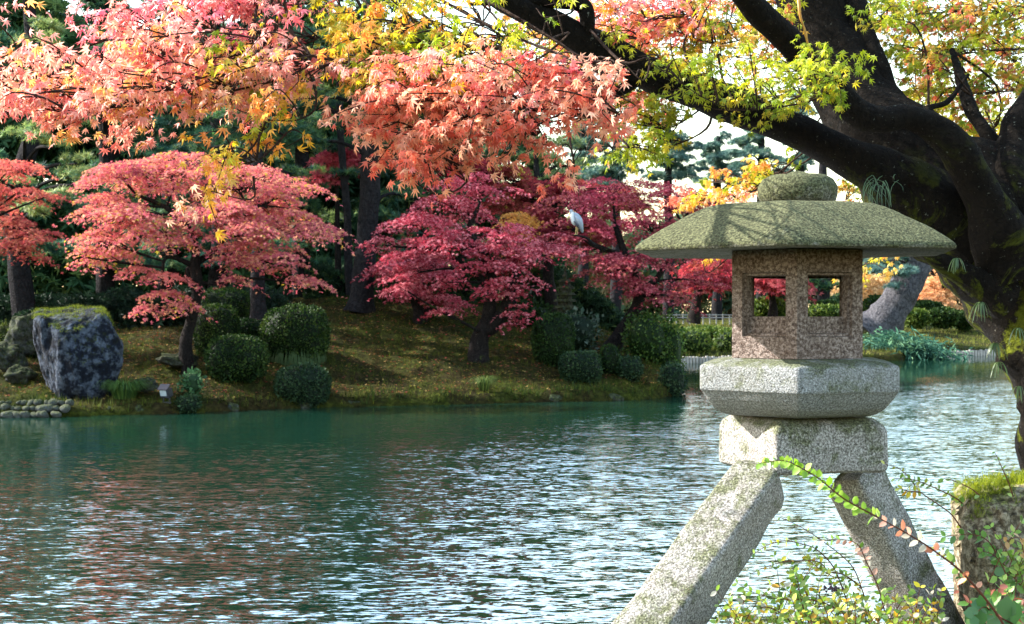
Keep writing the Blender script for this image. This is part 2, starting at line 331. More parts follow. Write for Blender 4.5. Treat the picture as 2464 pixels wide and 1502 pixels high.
#==STRUCTURE==
def smooth(x): x = np.clip(x, 0, 1); return x*x*(3-2*x)
def shore_isl(x): return np.interp(x, [-60, -12.2, -8.5, -4.7, -1.5, 2, 4.3, 5.5], [30, 33.9, 35, 37.4, 38.7, 39.9, 41.2, 43.5])
def shore_far(x): return np.interp(x, [-20, 7, 16, 20, 23, 31, 60], [66, 69, 71.5, 73, 80, 83, 86])
def height(x, y, fine=True):
    x = np.asarray(x, float); y = np.asarray(y, float)
    p = np.stack([x, y, x*0], -1).reshape(-1, 3)
    n = fbm(p, .35, 3).reshape(x.shape); n2 = fbm(p, 1.6, 9).reshape(x.shape) if fine else 0
    nb = np.interp(x, [-30, 0, 1.2, 2.4, 3.2, 5, 30], [3.5, 4.0, 4.6, 5.6, 9.2, 10, 11])
    h1 = smooth((nb+.2*n-y)/1.3)*1.75-.95
    ys = shore_isl(x)+.25*n; d = y-ys
    hm = np.interp(x, [-40, -20, -12.5, -9.5, -8, -5, -2, 0, 2, 3.6, 4.6, 5.3], [2.0, 1.8, 1.75, 2.1, 2.9, 3.3, 3.1, 2.6, 2.1, 1.5, 1.0, .2])
    slope = np.interp(x, [-30, -9, -6, 0, 5], [.2, .24, .32, .33, .3])
    t = slope*np.maximum(d-.3, 0); hh = hm*(1-np.exp(-(t/np.maximum(hm, .1))**1.6))**.72
    lip = smooth((d+.15)/.3)*(.26+.06*n2)
    land = smooth((5.4+.3*n-x)/1.0)
    back = np.where(x > -7, 1-smooth((y-(53+.5*n))/4.0), 1.0)
    h2 = np.where(d > -.15, (lip+hh+.09*n*smooth(d/3)+.035*n2*smooth(d/1.0))*land*back - (1-land*back)*.9 - .0, -.95)
    h2 = np.where(d <= -.15, -.95, h2)
    df = y-shore_far(x); t2 = np.maximum(df, 0)*np.interp(x, [0, 15, 22, 30], [.085, .085, .16, .16])
    hf = np.where(df > 0, smooth(df/.3)*.3+1.9*(1-np.exp(-t2/1.9))+.12*n*smooth(df/4), -.95)
    return np.maximum(np.maximum(h1, h2), hf)
def H(x, y): return float(height(np.array([x]), np.array([y]))[0])
xs = np.concatenate([np.linspace(-500, -32, 14), np.linspace(-30, -14.2, 45), np.linspace(-14, 6.5, 200), np.linspace(6.8, 34, 100), np.linspace(36, 500, 14)])
ysg = np.concatenate([np.linspace(-60, 2, 12), np.linspace(2.4, 12, 45), np.linspace(13, 32, 10), np.linspace(32.4, 56, 230), np.linspace(56.5, 66, 14), np.linspace(66.3, 100, 110), np.linspace(104, 700, 16)])
gx, gy = np.meshgrid(xs, ysg); gz = height(gx, gy)
g = MB(); idx = np.arange(gx.size).reshape(gx.shape)
g.add(np.stack([gx, gy, gz], -1).reshape(-1, 3), np.stack([idx[:-1, :-1], idx[:-1, 1:], idx[1:, 1:], idx[1:, :-1]], -1).reshape(-1, 4))
g.build('ground', M_GROUND, smooth=True, kind='structure')
w = MB(); w.add([(-500, -60, 0), (500, -60, 0), (500, 120, 0), (-500, 120, 0)], [(0, 1, 2, 3)]); w.build('water', M_WATER, kind='structure')

def on_ground(px, Y): x = (px-1232)/F*Y; return np.array([x, Y, H(x, Y)])
def hit(px, py, Y0=30., Y1=110.):            # where the sight line through a pixel meets the ground
    Y = np.linspace(Y0, Y1, 1600); x = (px-1232)/F*Y; z = EYE+(751-py)/F*Y
    k = np.where(z <= np.maximum(height(x, Y, False), 0))[0]
    k = k[0] if len(k) else len(Y)-1
    return on_ground(px, Y[k])

# ------------------------------------------------------------------ pond edge and ground cover
def cover(name, label, n, box, cols, size, hmin=.12, tmpl=(BLADE_V, BLADE_F), dens=None):
    x = rng.uniform(box[0], box[1], n); y = rng.uniform(box[2], box[3], n); z = height(x, y)
    k = z > hmin
    if dens is not None: k &= dens(x, y)
    x, y, z = x[k], y[k], z[k]; m = len(x); pos = np.stack([x, y, z-.01], -1)
    cols = np.array(cols); pr = fbm(pos, .5, 21)*1.2+rng.normal(0, .5, m)
    ci = np.clip(((pr+1)/2*len(cols)).astype(int), 0, len(cols)-1); c = cols[ci]*rng.uniform(.7, 1.25, (m, 1))
    a = rng.uniform(0, 6.28, m); R = frames(np.stack([np.cos(a), np.sin(a), a*0], -1), np.tile([0, 0, 1.], (m, 1))+rng.normal(0, .2, (m, 3)))
    b = MB(); scatter(b, tmpl[0], tmpl[1], pos, R, rng.uniform(.6, 1.4, m)*size, c)
    return tag(b.build(name, M_MOSS), label, 'ground cover', kind='stuff')
cover('moss', 'olive and yellow moss tufts covering the island bank', 42000, (-14, 5.6, 33.5, 50), [(.013, .022, .004), (.035, .048, .006), (.08, .09, .011), (.03, .026, .008), (.055, .036, .013)], .085)
cover('moss', 'bright yellow green moss cushions along the waterline of the island', 9000, (-13, 5.2, 33.4, 43.5), [(.025, .04, .006), (.08, .1, .012), (.14, .15, .02)], .085, .05, dens=lambda x, y: (y-shore_isl(x)) < .9)
cover('moss', 'dark grass and fern fringe hanging over the waterline of the island', 2600*6, (-13, 5.3, 33.4, 43.8), [(.015, .03, .006), (.03, .05, .01), (.06, .075, .014)], .17, .04, dens=lambda x, y: ((y-shore_isl(x)) < .42) & (fbm(np.stack([x, y, x*0], -1), 1.3, 77) > -.15))
cover('lawn_grass', 'sunlit grass on the far shore lawn', 16000, (5, 36, 69, 100), [(.07, .09, .015), (.16, .17, .03), (.2, .19, .05)], .16)
lf = rng.uniform(0, 1, 1)
def litter():
    n = 7000; x = rng.uniform(-13, 4.8, n); y = rng.uniform(35, 49, n); z = height(x, y); k = z > .3; x, y, z = x[k], y[k], z[k]; m = len(x)
    b = MB(); cols = np.array([(.22, .05, .035), (.2, .09, .03), (.14, .07, .035), (.3, .2, .07)])[rng.integers(0, 4, m)]
    scatter(b, STAR_V, STAR_F, np.stack([x, y, z+.03], -1), frames(rand_dir(m)*[1, 1, .2], np.tile([0, 0, 1.], (m, 1))+rng.normal(0, .4, (m, 3))), .065, cols)
    tag(b.build('fallen_leaves', M_MOSS), 'brown and red fallen maple leaves strewn over the moss of the island', 'fallen leaves', kind='stuff')
litter()

def rock_mesh(mb, c, size, seed, cuts=10, rough=.12, pts=None, segs=18, col=(1, 1, 1), flat=.0):
    r = np.random.default_rng(seed); u = np.linspace(0, 2*math.pi, segs*2, endpoint=False); v = np.linspace(0.0, math.pi, segs)
    uu, vv = np.meshgrid(u, v); d = np.stack([np.sin(vv)*np.cos(uu), np.sin(vv)*np.sin(uu), np.cos(vv)], -1).reshape(-1, 3)
    rad = np.ones(len(d))*1.15
    for _ in range(cuts):
        n = nrm(r.normal(size=3)[None])[0]; k = r.uniform(.72, .95); dn = d@n; rad = np.where(dn > .05, np.minimum(rad, k/np.maximum(dn, .05)), rad)
    p = d*rad[:, None]; p = p*(1+rough*fbm(p+seed, 2.2, seed, 4))[:, None]
    p = p*np.asarray(size)/2+np.asarray(c); n = segs; m2 = segs*2
    idx = np.arange(n*m2).reshape(n, m2); a = idx[:-1]; b = idx[1:]
    mb.add(p, np.stack([a, b, np.roll(b, -1, 1), np.roll(a, -1, 1)], -1).reshape(-1, 4), col); return mb

# cobbled edge at the far left of the island
e0 = on_ground(80, 34.2); edg = empty('stone_edging', e0, 'low bank of grey round cobbles at the water below the big dark boulder', 'stone edging')
cob_meshes = []
for s in range(6):
    b = MB(); rock_mesh(b, (0, 0, 0), (1, .85, .75), 40+s, 5, .06, segs=8); cob_meshes.append(b.mesh('stone', M_COBBLE, (0, 0, 0), True))
for row, (py, n, sz) in enumerate(((998, 13, .27), (983, 13, .25), (969, 12, .2))):
    for i in range(n):
        px = -8+i*(195/n)+random.uniform(-7, 7)-(row % 2)*8
        if row == 0 and px > 150: continue
        Y = 33.75+row*.2; x = (px-1232)/F*Y; o = bpy.data.objects.new('stone', random.choice(cob_meshes)); COL.objects.link(o); o.parent = edg
        o.location = Vector((x, Y, EYE+(751-py)/F*Y))-Vector(e0); s = sz*random.uniform(.6, 1.35); o.scale = (s*1.15, s, s*.85); o.rotation_euler = (random.uniform(-.4, .4), random.uniform(-.4, .4), random.uniform(0, 6))
sg = [(200, 990), (262, 988), (330, 986), (395, 985), (560, 984), (730, 982), (852, 970), (985, 972), (1075, 970), (1240, 962), (1330, 958), (1480, 950)]
for i, (px, py) in enumerate(sg):
    Y = shore_isl((px-1232)/F*36)+.12; x = (px-1232)/F*Y; b = MB(); s = random.uniform(.15, .32)
    rock_mesh(b, (x, Y, .06), (s*1.6, s, .3), 70+i, 7, .1, segs=9)
    near = ['left of the spotlight', 'just right of the cobbles', 'below the grass tuft', 'under the spotlight', 'right of the small fern clump', 'by the lowest clipped shrub', 'right of the lowest clipped shrub', 'left of centre on the bank', 'in the middle of the long bank', 'below the forked crimson maple', 'below the upright shrubs', 'near the island tip'][i]
    tag(b.build('shore_stone', M_DARKSTONE, origin=(x, Y, 0), smooth=True), f'small mossy stone at the waterline {near}', 'stone', 'stones along the island waterline')

# big slate boulder: faceted, flat mossy top, narrow foot
def boulder():
    Y = 35.6; base = on_ground(190, Y); o = empty('boulder', base, 'tall dark blue grey boulder with mossy top standing on the island bank', 'boulder')
    pts = [(80, 768, -.1), (82, 752, .5), (96, 743, 1.1), (160, 736, .9), (240, 742, 1.1), (250, 750, .25), (158, 806, -.62), (100, 765, -.35), (252, 756, -.05), (296, 830, .45), (290, 872, .0), (282, 812, .0), (270, 800, 1.1),
           (84, 830, .1), (92, 872, .5), (112, 925, .5), (122, 960, .25), (140, 962, -.2), (225, 966, -.35), (262, 958, .1), (268, 940, .7), (150, 955, .9), (250, 955, .9), (175, 880, -.72), (262, 868, -.28), (110, 860, -.22), (190, 940, -.55), (285, 850, 1.0), (90, 800, 1.1)]
    bm = bmesh.new()
    for (x, y, d) in pts: bm.verts.new(P(x, y, Y+d))
    h = bmesh.ops.convex_hull(bm, input=bm.verts[:]); bmesh.ops.delete(bm, geom=list({e for e in h['geom_interior'] if isinstance(e, bmesh.types.BMVert)}), context='VERTS')
    bmesh.ops.bevel(bm, geom=bm.edges[:], offset=.035, segments=1, affect='EDGES')
    bmesh.ops.triangulate(bm, faces=bm.faces[:])
    for _ in range(4):
        es = [e for e in bm.edges if e.calc_length() > .09]
        if es: bmesh.ops.subdivide_edges(bm, edges=es, cuts=1); bmesh.ops.triangulate(bm, faces=bm.faces[:])
    V = np.array([v.co[:] for v in bm.verts]); Nn = np.array([v.normal[:] for v in bm.verts])
    q = fbm(V*[1, 1, .5], 1.7, 5, 4); f = .075*np.sign(q)*np.abs(q)**.8+.03*fbm(V*[1, 1, .35], 6, 8, 3); V2 = V+Nn*f[:, None]
    for v, c in zip(bm.verts, V2): v.co = c-np.array(base)
    me = bpy.data.meshes.new('rock'); bm.to_mesh(me); bm.free(); me.materials.append(M_BOULDER); ro = bpy.data.objects.new('rock', me); COL.objects.link(ro); ro.parent = o; ro['_o'] = list(base)
    zt = P(0, 742, Y)[2]; R2 = V2[None]
    mb = MB(); t = V2[(Nn[:, 2] > .25) & (V2[:, 2] > P(0, 800, Y)[2])]; t = t[(fbm(t, 1.6, 4) > -.2+.5*(t[:, 1] < Y-.05)) | ((t[:, 0] > P(235, 0, Y)[0]) & (t[:, 2] > P(0, 765, Y)[2]))]
    pk = t[rng.integers(0, len(t), 2600)]+rng.normal(0, .04, (2600, 3))*[1, 1, .2]; m = len(pk)
    cols = np.array([(.07, .1, .012), (.13, .16, .02), (.19, .21, .03)])[rng.integers(0, 3, m)]
    scatter(mb, BLADE_V, BLADE_F, pk, frames(rand_dir(m)*[1, 1, .1], np.tile([0, 0, 1.], (m, 1))+rng.normal(0, .3, (m, 3))), .05, cols)
    mb.build('moss_cap', M_MOSS, o, kind='stuff')
boulder()
for (px, py, Y, sx, sy, sz, sd, lab) in ((14, 862, 37.2, 1.0, .9, .8, 3, 'mossy lichen covered rock at the left edge behind the boulder'), (58, 800, 38.5, 1.0, 1.0, 1.1, 4, 'dark mossy rock peeking out behind the left side of the boulder'),
        (48, 900, 36.6, .7, .6, .5, 6, 'low mossy stone at the left foot of the boulder'), (350, 928, 35.9, .6, .4, .32, 8, 'low dark stone in the moss between boulder and spotlight'), (425, 868, 38.2, .9, .6, .4, 9, 'flat dark rock in the moss left of the maple trunk')):
    c = P(px, py, Y); b = MB(); rock_mesh(b, c, (sx, sy, sz), sd, 9, .3, segs=22)
    tag(b.build('rock', M_DARKSTONE, origin=(c[0], c[1], c[2]-sz/2), smooth=True), lab, 'rock')

# ------------------------------------------------------------------ trees of the island and beyond
PINK = [(.6, .17, .17), (.66, .25, .21), (.55, .14, .17), (.68, .32, .2), (.44, .1, .13)]
SALMON = [(.68, .2, .16), (.74, .32, .2), (.62, .15, .15), (.72, .4, .18)]
CRIMSON = [(.54, .11, .145), (.38, .05, .075), (.64, .21, .24), (.22, .028, .04)]
DKRED = [(.32, .04, .06), (.22, .03, .04), (.4, .07, .07), (.24, .06, .04)]
ORANGE = [(.62, .28, .07), (.66, .36, .1), (.55, .2, .06)]
def pick(pal, pos, seed, spread=.5, s=.8):
    pal = np.array(pal); m = len(pos); q = fbm(pos, s, seed, 2)*.9+rng.normal(0, spread, m)
    i = np.clip(((q+1)/2*len(pal)).astype(int), 0, len(pal)-1); return np.clip(pal[i]*rng.uniform(.75, 1.25, (m, 1)), 0, 1)
def maple(name, label, base, trunk, lobes, pal, pads, per_pad, leaf=.078, group=None, bark=None, cat='tree', padr=(.35, .7), extra=None, seed=1, forks=None, yellow=0.0):
    """base/trunk/lobes are given in picture coordinates plus distance; trunk [(px,py,Y,r)], lobes [(px,py,Y,rx,ry(px),ry_depth m)]"""
    o = empty(name, base, label, cat, group); tb = MB()
    tp = np.array([P(a, b, c) for a, b, c, _ in trunk]); tr = [t[3] for t in trunk]
    c = tube(tb, tp, tr, 12, 5, .16, 3.0, seed); cols = []
    stems = [c]
    for fk in (forks or []):
        stems.append(tube(tb, [P(a, b, cc) for a, b, cc, _ in fk], [t[3] for t in fk], 9, 5, .16, 3.0, seed+2))
    allc = np.concatenate(stems)
    lv = MB(); wts = np.array([l[3]*l[4] for l in lobes], float); wts /= wts.sum()
    for li, (px, py, Y, rx, ry, rd) in enumerate(lobes):
        cc = P(px, py, Y); ex = np.array([rx/F*Y, rd, ry/F*Y]); up = allc[allc[:, 2] < cc[2]+.1]; up = up if len(up) else allc
        a = up[np.argmin(np.linalg.norm((up-cc)*[1, 1, .8], axis=1))]; mid = (a+cc)/2+rng.normal(0, .12, 3)+[0, 0, -.02]
        lc = tube(tb, [a, mid, cc], [max(.03, tr[-1]*.7), .035, .015], 6, 5, .15, 5, seed+li)
        npd = max(2, int(pads*wts[li]))
        for k in range(npd):
            d = rand_dir(1)[0]; rr = rng.uniform(.45, 1)**.5 if rng.random() < .8 else rng.uniform(.2, .7)
            pc = cc+d*ex*rr; pr = rng.uniform(*padr)
            st = lc[rng.integers(len(lc)//2, len(lc))]
            tube(tb, [st, (st+pc)/2+[0, 0, .05], pc], [.014, .01, .005], 4, 3)
            m = int(1.8*per_pad*rng.uniform(.7, 1.3)*(pr/np.mean(padr))**1.5)
            th = rng.uniform(0, 6.28, m); r = np.sqrt(rng.uniform(0, 1, m))*(1+.3*np.sin(th*3+k)+.2*np.sin(th*5+k*2)); tz = rng.normal(0, .045, m)
            x = r*np.cos(th); y = r*np.sin(th)
            out = nrm(pc-cc)[0:3] if True else 0
            pos = pc+np.stack([x*pr, y*pr, tz*pr*1.2-.28*pr*r*r+ (x*out[0]+y*out[1])*-.25*pr], -1)
            dirs = np.stack([np.cos(th)*.8, np.sin(th)*.8, np.full(m, -.55)], -1)+rng.normal(0, .45, (m, 3))
            nn = np.tile([0., -.25, 1.], (m, 1))+rng.normal(0, .45, (m, 3))
            col = pick(pal, pos, seed, .4)
            if yellow: 
                yk = rng.random(m) < yellow*(1 if fbm(pc[None], .9, 33)[0] > .15 else .1); col[yk] = np.array([(.5, .38, .06)])*rng.uniform(.7, 1.2, (yk.sum(), 1))
            scatter(lv, STAR_V, STAR_F, pos, frames(dirs, nn), rng.uniform(.75, 1.2, m)*leaf, col)
    tb.build('trunk', bark or M_FARBARK, o, smooth=True)
    lv.build('crown', M_FARMAPLE, o, kind='stuff')
    return o
# A: salmon maple beside the boulder
bA = hit(455, 902)
YA = bA[1]
maple('maple_tree', 'salmon pink maple with a mossy forked trunk beside the boulder', bA,
      [(455, 912, YA, .26), (452, 880, YA, .19), (446, 830, YA, .17), (460, 770, YA, .15), (474, 700, YA, .15), (468, 640, YA, .14), (470, 600, YA, .11), (455, 550, YA, .09), (400, 500, YA, .06), (330, 470, YA, .04)],
      [(300, 430, YA, 80, 45, 1.2), (380, 420, YA+.3, 120, 45, 1.4), (560, 430, YA+.6, 120, 50, 1.5), (460, 390, YA+.9, 110, 25, 1.2), (260, 500, YA-.3, 75, 35, 1.1), (330, 520, YA-.6, 90, 40, 1.2), (250, 580, YA-.4, 70, 40, .9), (205, 620, YA-.3, 35, 25, .5),
       (400, 560, YA-.8, 80, 30, 1), (520, 500, YA-.7, 110, 40, 1.3), (640, 500, YA, 110, 45, 1.3), (700, 450, YA+.5, 70, 28, 1), (740, 560, YA, 60, 35, 1), (680, 620, YA-.2, 80, 30, 1), (560, 610, YA-.5, 60, 25, .9), (600, 560, YA-.6, 90, 35, 1),
       (390, 660, YA-.4, 45, 20, .6), (400, 700, YA-.4, 40, 20, .5), (360, 740, YA-.4, 35, 16, .4), (440, 740, YA-.4, 25, 18, .4), (720, 680, YA-.1, 40, 18, .5), (560, 660, YA-.5, 35, 20, .5), (330, 640, YA-.5, 40, 12, .4)],
      PINK, 235, 62, seed=11, forks=[[(472, 700, YA, .12), (455, 650, YA+.1, .1), (520, 600, YA+.2, .09), (545, 560, YA+.3, .07), (620, 500, YA+.3, .04)], [(470, 640, YA, .08), (400, 620, YA-.3, .05), (390, 700, YA-.4, .02)]], yellow=.12)
# left edge maple
maple('maple_tree', 'red maple half cut off by the left edge of the picture', on_ground(-150, 41), [(-150, 800, 41, .2), (-130, 680, 41, .16), (-90, 560, 41, .1)],
      [(20, 410, 40.5, 80, 25, 1), (40, 465, 40.5, 60, 22, 1), (30, 530, 40.3, 60, 30, 1), (110, 560, 40.3, 60, 18, .8), (50, 600, 40.3, 60, 25, .9), (-80, 480, 41, 120, 90, 1.6), (120, 470, 40.4, 40, 9, .5)], [(.56, .13, .12), (.66, .24, .16), (.48, .1, .1)], 90, 60, seed=12)
# B: crimson maple in the middle
bB = hit(1148, 862); YB = bB[1]
maple('maple_tree', 'crimson maple with a thick split trunk in the middle of the bank', bB,
      [(1148, 874, YB, .42), (1150, 850, YB, .32), (1156, 815, YB, .27), (1172, 770, YB, .22), (1180, 720, YB, .17), (1180, 650, YB+.1, .14), (1130, 560, YB+.2, .1), (1150, 500, YB+.2, .06)],
      [(1000, 540, YB, 90, 40, 1.2), (1080, 500, YB+.3, 90, 35, 1.3), (1010, 600, YB-.4, 80, 35, 1.1), (1090, 590, YB-.6, 90, 40, 1.2), (1200, 560, YB-.2, 90, 35, 1.2), (1180, 620, YB-.7, 80, 35, 1.1), (1270, 620, YB-.5, 50, 35, .9), (990, 660, YB-.6, 55, 30, .8), (960, 690, YB-.5, 30, 18, .6),
       (1080, 680, YB-.8, 50, 16, .7), (1230, 680, YB-.7, 60, 30, .8), (1068, 748, YB-.8, 34, 14, .5), (1245, 742, YB-.7, 40, 14, .5), (1260, 770, YB-.6, 30, 18, .4), (920, 590, YB, 40, 18, .7), (1320, 580, YB+.3, 60, 25, .9), (1150, 440, YB+.8, 120, 30, 1.2)],
      CRIMSON, 155, 62, seed=13, forks=[[(1160, 800, YB, .22), (1190, 780, YB-.1, .2), (1215, 730, YB-.1, .14), (1250, 650, YB-.1, .09)], [(1180, 690, YB, .12), (1120, 640, YB, .09), (1040, 590, YB, .05)]])
# C: crimson maple to the right, leaning
bC = hit(1478, 838); YC = bC[1]
maple('maple_tree', 'wide crimson maple leaning over the island tip left of the lantern', bC,
      [(1470, 846, YC, .36), (1487, 815, YC, .24), (1510, 775, YC, .2), (1535, 730, YC, .17), (1530, 670, YC, .14), (1500, 600, YC, .12), (1480, 540, YC+.1, .08)],
      [(1380, 500, YC, 90, 35, 1.2), (1480, 450, YC+.5, 110, 35, 1.4), (1340, 600, YC-.4, 50, 22, .9), (1600, 470, YC+.4, 110, 40, 1.4), (1560, 540, YC, 110, 35, 1.3), (1440, 610, YC-.3, 60, 28, 1), (1380, 550, YC-.4, 80, 30, 1), (1640, 560, YC, 70, 35, 1.2), (1540, 620, YC-.5, 80, 30, 1.1), (1480, 640, YC-.5, 80, 28, 1),
       (1580, 680, YC-.6, 70, 25, .9), (1610, 715, YC-.6, 40, 22, .7), (1660, 600, YC, 60, 35, 1), (1700, 480, YC+.5, 60, 30, 1.2), (1520, 690, YC-.4, 50, 18, .6), (1700, 680, YC+.3, 45, 35, .8)],
      [(.46, .09, .13), (.32, .04, .065), (.54, .15, .17), (.2, .025, .04), (.42, .12, .1)], 170, 62, seed=14, forks=[[(1535, 730, YC, .12), (1600, 640, YC, .08), (1640, 540, YC, .05)], [(1510, 620, YC, .1), (1430, 590, YC-.2, .08), (1390, 560, YC-.2, .05)]])
# D/E: smaller ones behind
bD = hit(1012, 772); YD = bD[1]
maple('maple_tree', 'small low forked maple on the slope left of the crimson maple', bD,
      [(1010, 780, YD, .3), (1008, 750, YD, .2), (995, 720, YD, .14), (970, 670, YD, .1)],
      [(960, 640, YD, 60, 30, .9), (1040, 640, YD, 60, 30, 1.0), (990, 700, YD-.3, 50, 22, .7), (1060, 720, YD-.2, 30, 18, .5)], CRIMSON, 60, 60, seed=15, forks=[[(1012, 765, YD, .14), (1040, 735, YD, .09), (1070, 690, YD, .06)]])
bE = on_ground(1330, 49.5)
maple('maple_tree', 'tall dark red maple behind the heron', bE, [(1330, 760, 49.5, .25), (1320, 650, 49.5, .18), (1330, 540, 49.5, .13), (1340, 450, 49.5, .08)],
      [(1250, 470, 49.5, 110, 40, 1.5), (1350, 440, 50, 110, 30, 1.5), (1180, 410, 50, 90, 30, 1.5), (1450, 480, 50, 100, 40, 1.5), (1300, 540, 49.5, 110, 35, 1.5), (1100, 390, 50, 50, 20, 1), (1420, 560, 49.8, 80, 30, 1.2)], DKRED, 170, 55, leaf=.125, seed=16, yellow=.2)
maple('maple_tree', 'young orange maple glowing between the crimson crowns', on_ground(1235, 47.5), [(1235, 760, 47.5, .12), (1240, 650, 47.5, .09), (1245, 560, 47.5, .05)], [(1245, 530, 47.2, 35, 18, .7), (1230, 555, 47.2, 30, 14, .6), (1260, 600, 47.3, 25, 12, .5)], ORANGE, 16, 60, seed=17)
maple('maple_tree', 'pink maple crown high behind the pine trunks', on_ground(815, 52), [(815, 700, 52, .15), (812, 560, 52, .1), (810, 440, 52, .06)], [(800, 385, 52, 45, 22, 1), (850, 370, 52.4, 50, 20, 1), (790, 420, 52, 30, 14, .8)], [(.5, .08, .12), (.6, .14, .16)], 30, 55, leaf=.12, seed=18)

PINE = [(.02, .065, .04), (.035, .1, .045), (.08, .16, .05), (.018, .055, .042), (.15, .2, .06)]  # the brighter tones paint sunlit pads into the needle colour
PINELIT = [(.1, .19, .06), (.2, .28, .09), (.3, .34, .12), (.07, .15, .06)]  # sunlight put into the needle colour as brighter, yellower greens
PINEFAR = [(.07, .14, .12), (.09, .17, .13), (.05, .11, .1), (.13, .21, .12)]  # haze put into the needles as paler blue greens
def pine(name, label, base, trunk, pads, pal, tuft=.2, dens=52, group=None, bark=None, seed=1, broken=None, cat='tree'):
    """pads [(px,py,Y,rx px,ry px)] flat clouds of needles; trunk as above"""
    o = empty(name, base, label, cat, group); tb = MB()
    c = tube(tb, [P(a, b, d) for a, b, d, _ in trunk], [t[3] for t in trunk], 12, 5, .14, 2.0, seed); lv = MB()
    for k, (px, py, Y, rx, ry) in enumerate(pads):
        pc = P(px, py, Y); ex = np.array([rx, rx, ry])/F*Y
        st = c[np.argmin(np.abs(c[:, 2]-(pc[2]-.5)))]
        tube(tb, [st, (st+pc)/2+[0, 0, .25], pc+[0, 0, -ex[2]*.3]], [.09, .06, .03], 6, 4, .2, 3)
        area = ex[0]*ex[1]*3.14; sub = max(3, int(area*.55)+3)
        for j in range(sub):
            a = rng.uniform(0, 6.28); r = math.sqrt(rng.uniform(0, 1)); sc = pc+np.array([math.cos(a)*r*ex[0], math.sin(a)*r*ex[1], rng.uniform(-.6, .9)*ex[2]*(1-r*.6)])
            sr = rng.uniform(.35, .75)*min(1.0, ex[0]); m = int(dens*(sr/.55)**2*.9)+6
            th = rng.uniform(0, 6.28, m); ph = rng.uniform(-.25, 1, m); q = np.sqrt(1-np.clip(ph, 0, 1)**2)
            pos = sc+np.stack([np.cos(th)*q*sr*rng.uniform(.6, 1, m), np.sin(th)*q*sr*rng.uniform(.6, 1, m), ph*sr*.42], -1)
            ax = nrm(pos-sc+[0, 0, -.0])*.7+np.array([0, 0, .9])+rng.normal(0, .2, (m, 3))
            scatter(lv, TUFT_V, TUFT_F, pos, frames(rand_dir(m), ax), rng.uniform(.7, 1.25, m)*tuft, pick(pal, pos, seed, .35, .5))
    tb.build('trunk', bark or M_PINEBARK, o, smooth=True); lv.build('crown', M_NEEDLE, o, kind='stuff'); return o
def pads_in(poly, n, Y, rx, ry, sd, dy=3.0):
    r = np.random.default_rng(sd); x0, y0, x1, y1 = poly
    return [(r.uniform(x0, x1), y0+(y1-y0)*(i+.5)/n+r.uniform(-10, 10), Y+r.uniform(-dy, dy), rx*r.uniform(.7, 1.3), ry*r.uniform(.7, 1.3)) for i in range(n)]
G_P = 'pines standing behind the island'
pine('pine_tree', 'tall pine with the thick straight trunk at the top of the island slope', hit(872, 735), [(868, 752, 47, .5), (872, 720, 47, .42), (878, 640, 47, .37), (886, 500, 47, .34), (893, 380, 47, .33), (900, 200, 47.2, .28), (905, -60, 47.5, .2), (915, -260, 47.5, .1)],
     [(820, 300, 46.5, 90, 22), (960, 250, 47, 90, 22), (740, 230, 46.5, 100, 24), (1010, 330, 47.6, 60, 18), (820, 160, 47, 110, 26), (960, 90, 47, 120, 28), (850, 20, 47, 130, 28), (930, -80, 47, 120, 30), (850, -180, 47, 110, 30), (980, 470, 48, 50, 14), (740, 340, 47, 70, 20)], PINE, group=G_P, seed=21)
pine('pine_tree', 'slim pine trunk just left of the thick pine trunk', hit(842, 705), [(842, 710, 50, .17), (838, 600, 50, .15), (835, 500, 50, .14), (820, 330, 50, .13), (815, 100, 50, .1)],
     [(790, 350, 50, 90, 22), (860, 420, 50.5, 60, 20), (760, 260, 50, 80, 22), (830, 120, 50, 100, 24)], PINE, group=G_P, seed=22)
pine('pine_tree', 'pine with a ribbed trunk rising behind the salmon maple', hit(622, 765), [(622, 775, 43, .27), (621, 720, 43, .23), (622, 600, 43, .21), (618, 400, 43.2, .2), (608, 150, 43.5, .16), (600, -100, 43.5, .1)],
     [(560, 300, 43.5, 90, 24), (690, 320, 43.5, 90, 24), (640, 380, 44, 80, 22), (600, 220, 43.5, 120, 26), (720, 180, 44, 90, 26), (540, 120, 44, 110, 28), (640, 20, 44, 120, 28), (600, -80, 44, 110, 28), (720, 420, 44.5, 60, 22), (500, 350, 44.5, 70, 20)], PINE, group=G_P, seed=23)
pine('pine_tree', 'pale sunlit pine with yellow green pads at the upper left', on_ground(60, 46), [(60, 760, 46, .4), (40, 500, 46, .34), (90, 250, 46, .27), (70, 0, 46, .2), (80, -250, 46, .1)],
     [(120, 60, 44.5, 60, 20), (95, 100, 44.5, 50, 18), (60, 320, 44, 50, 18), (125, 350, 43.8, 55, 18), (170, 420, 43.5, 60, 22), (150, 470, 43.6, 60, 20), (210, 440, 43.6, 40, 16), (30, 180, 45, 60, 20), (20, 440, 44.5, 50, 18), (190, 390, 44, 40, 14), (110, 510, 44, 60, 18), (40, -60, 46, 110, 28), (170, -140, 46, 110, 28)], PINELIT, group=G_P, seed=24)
BACKP = [(.025, .085, .06), (.045, .13, .075), (.09, .19, .08), (.03, .09, .07), (.2, .27, .09)]  # raised teal with lit tones, so the pads look sunlit by colour
k = 0
back = [(-60, 49, 'leftmost dark pine rising beyond the left edge maple'), (250, 51, 'dark pine directly behind the boulder and salmon maple'), (400, 54, 'dark blue green pine behind the left half of the salmon maple'), (520, 50, 'dense dark pine above the crown of the salmon maple'),
        (720, 55, 'dense pine filling the gap between the two big pine trunks'), (990, 54, 'dark pine right of the thick straight trunk'), (1120, 58, 'shaded pine behind the coral maple spray')]
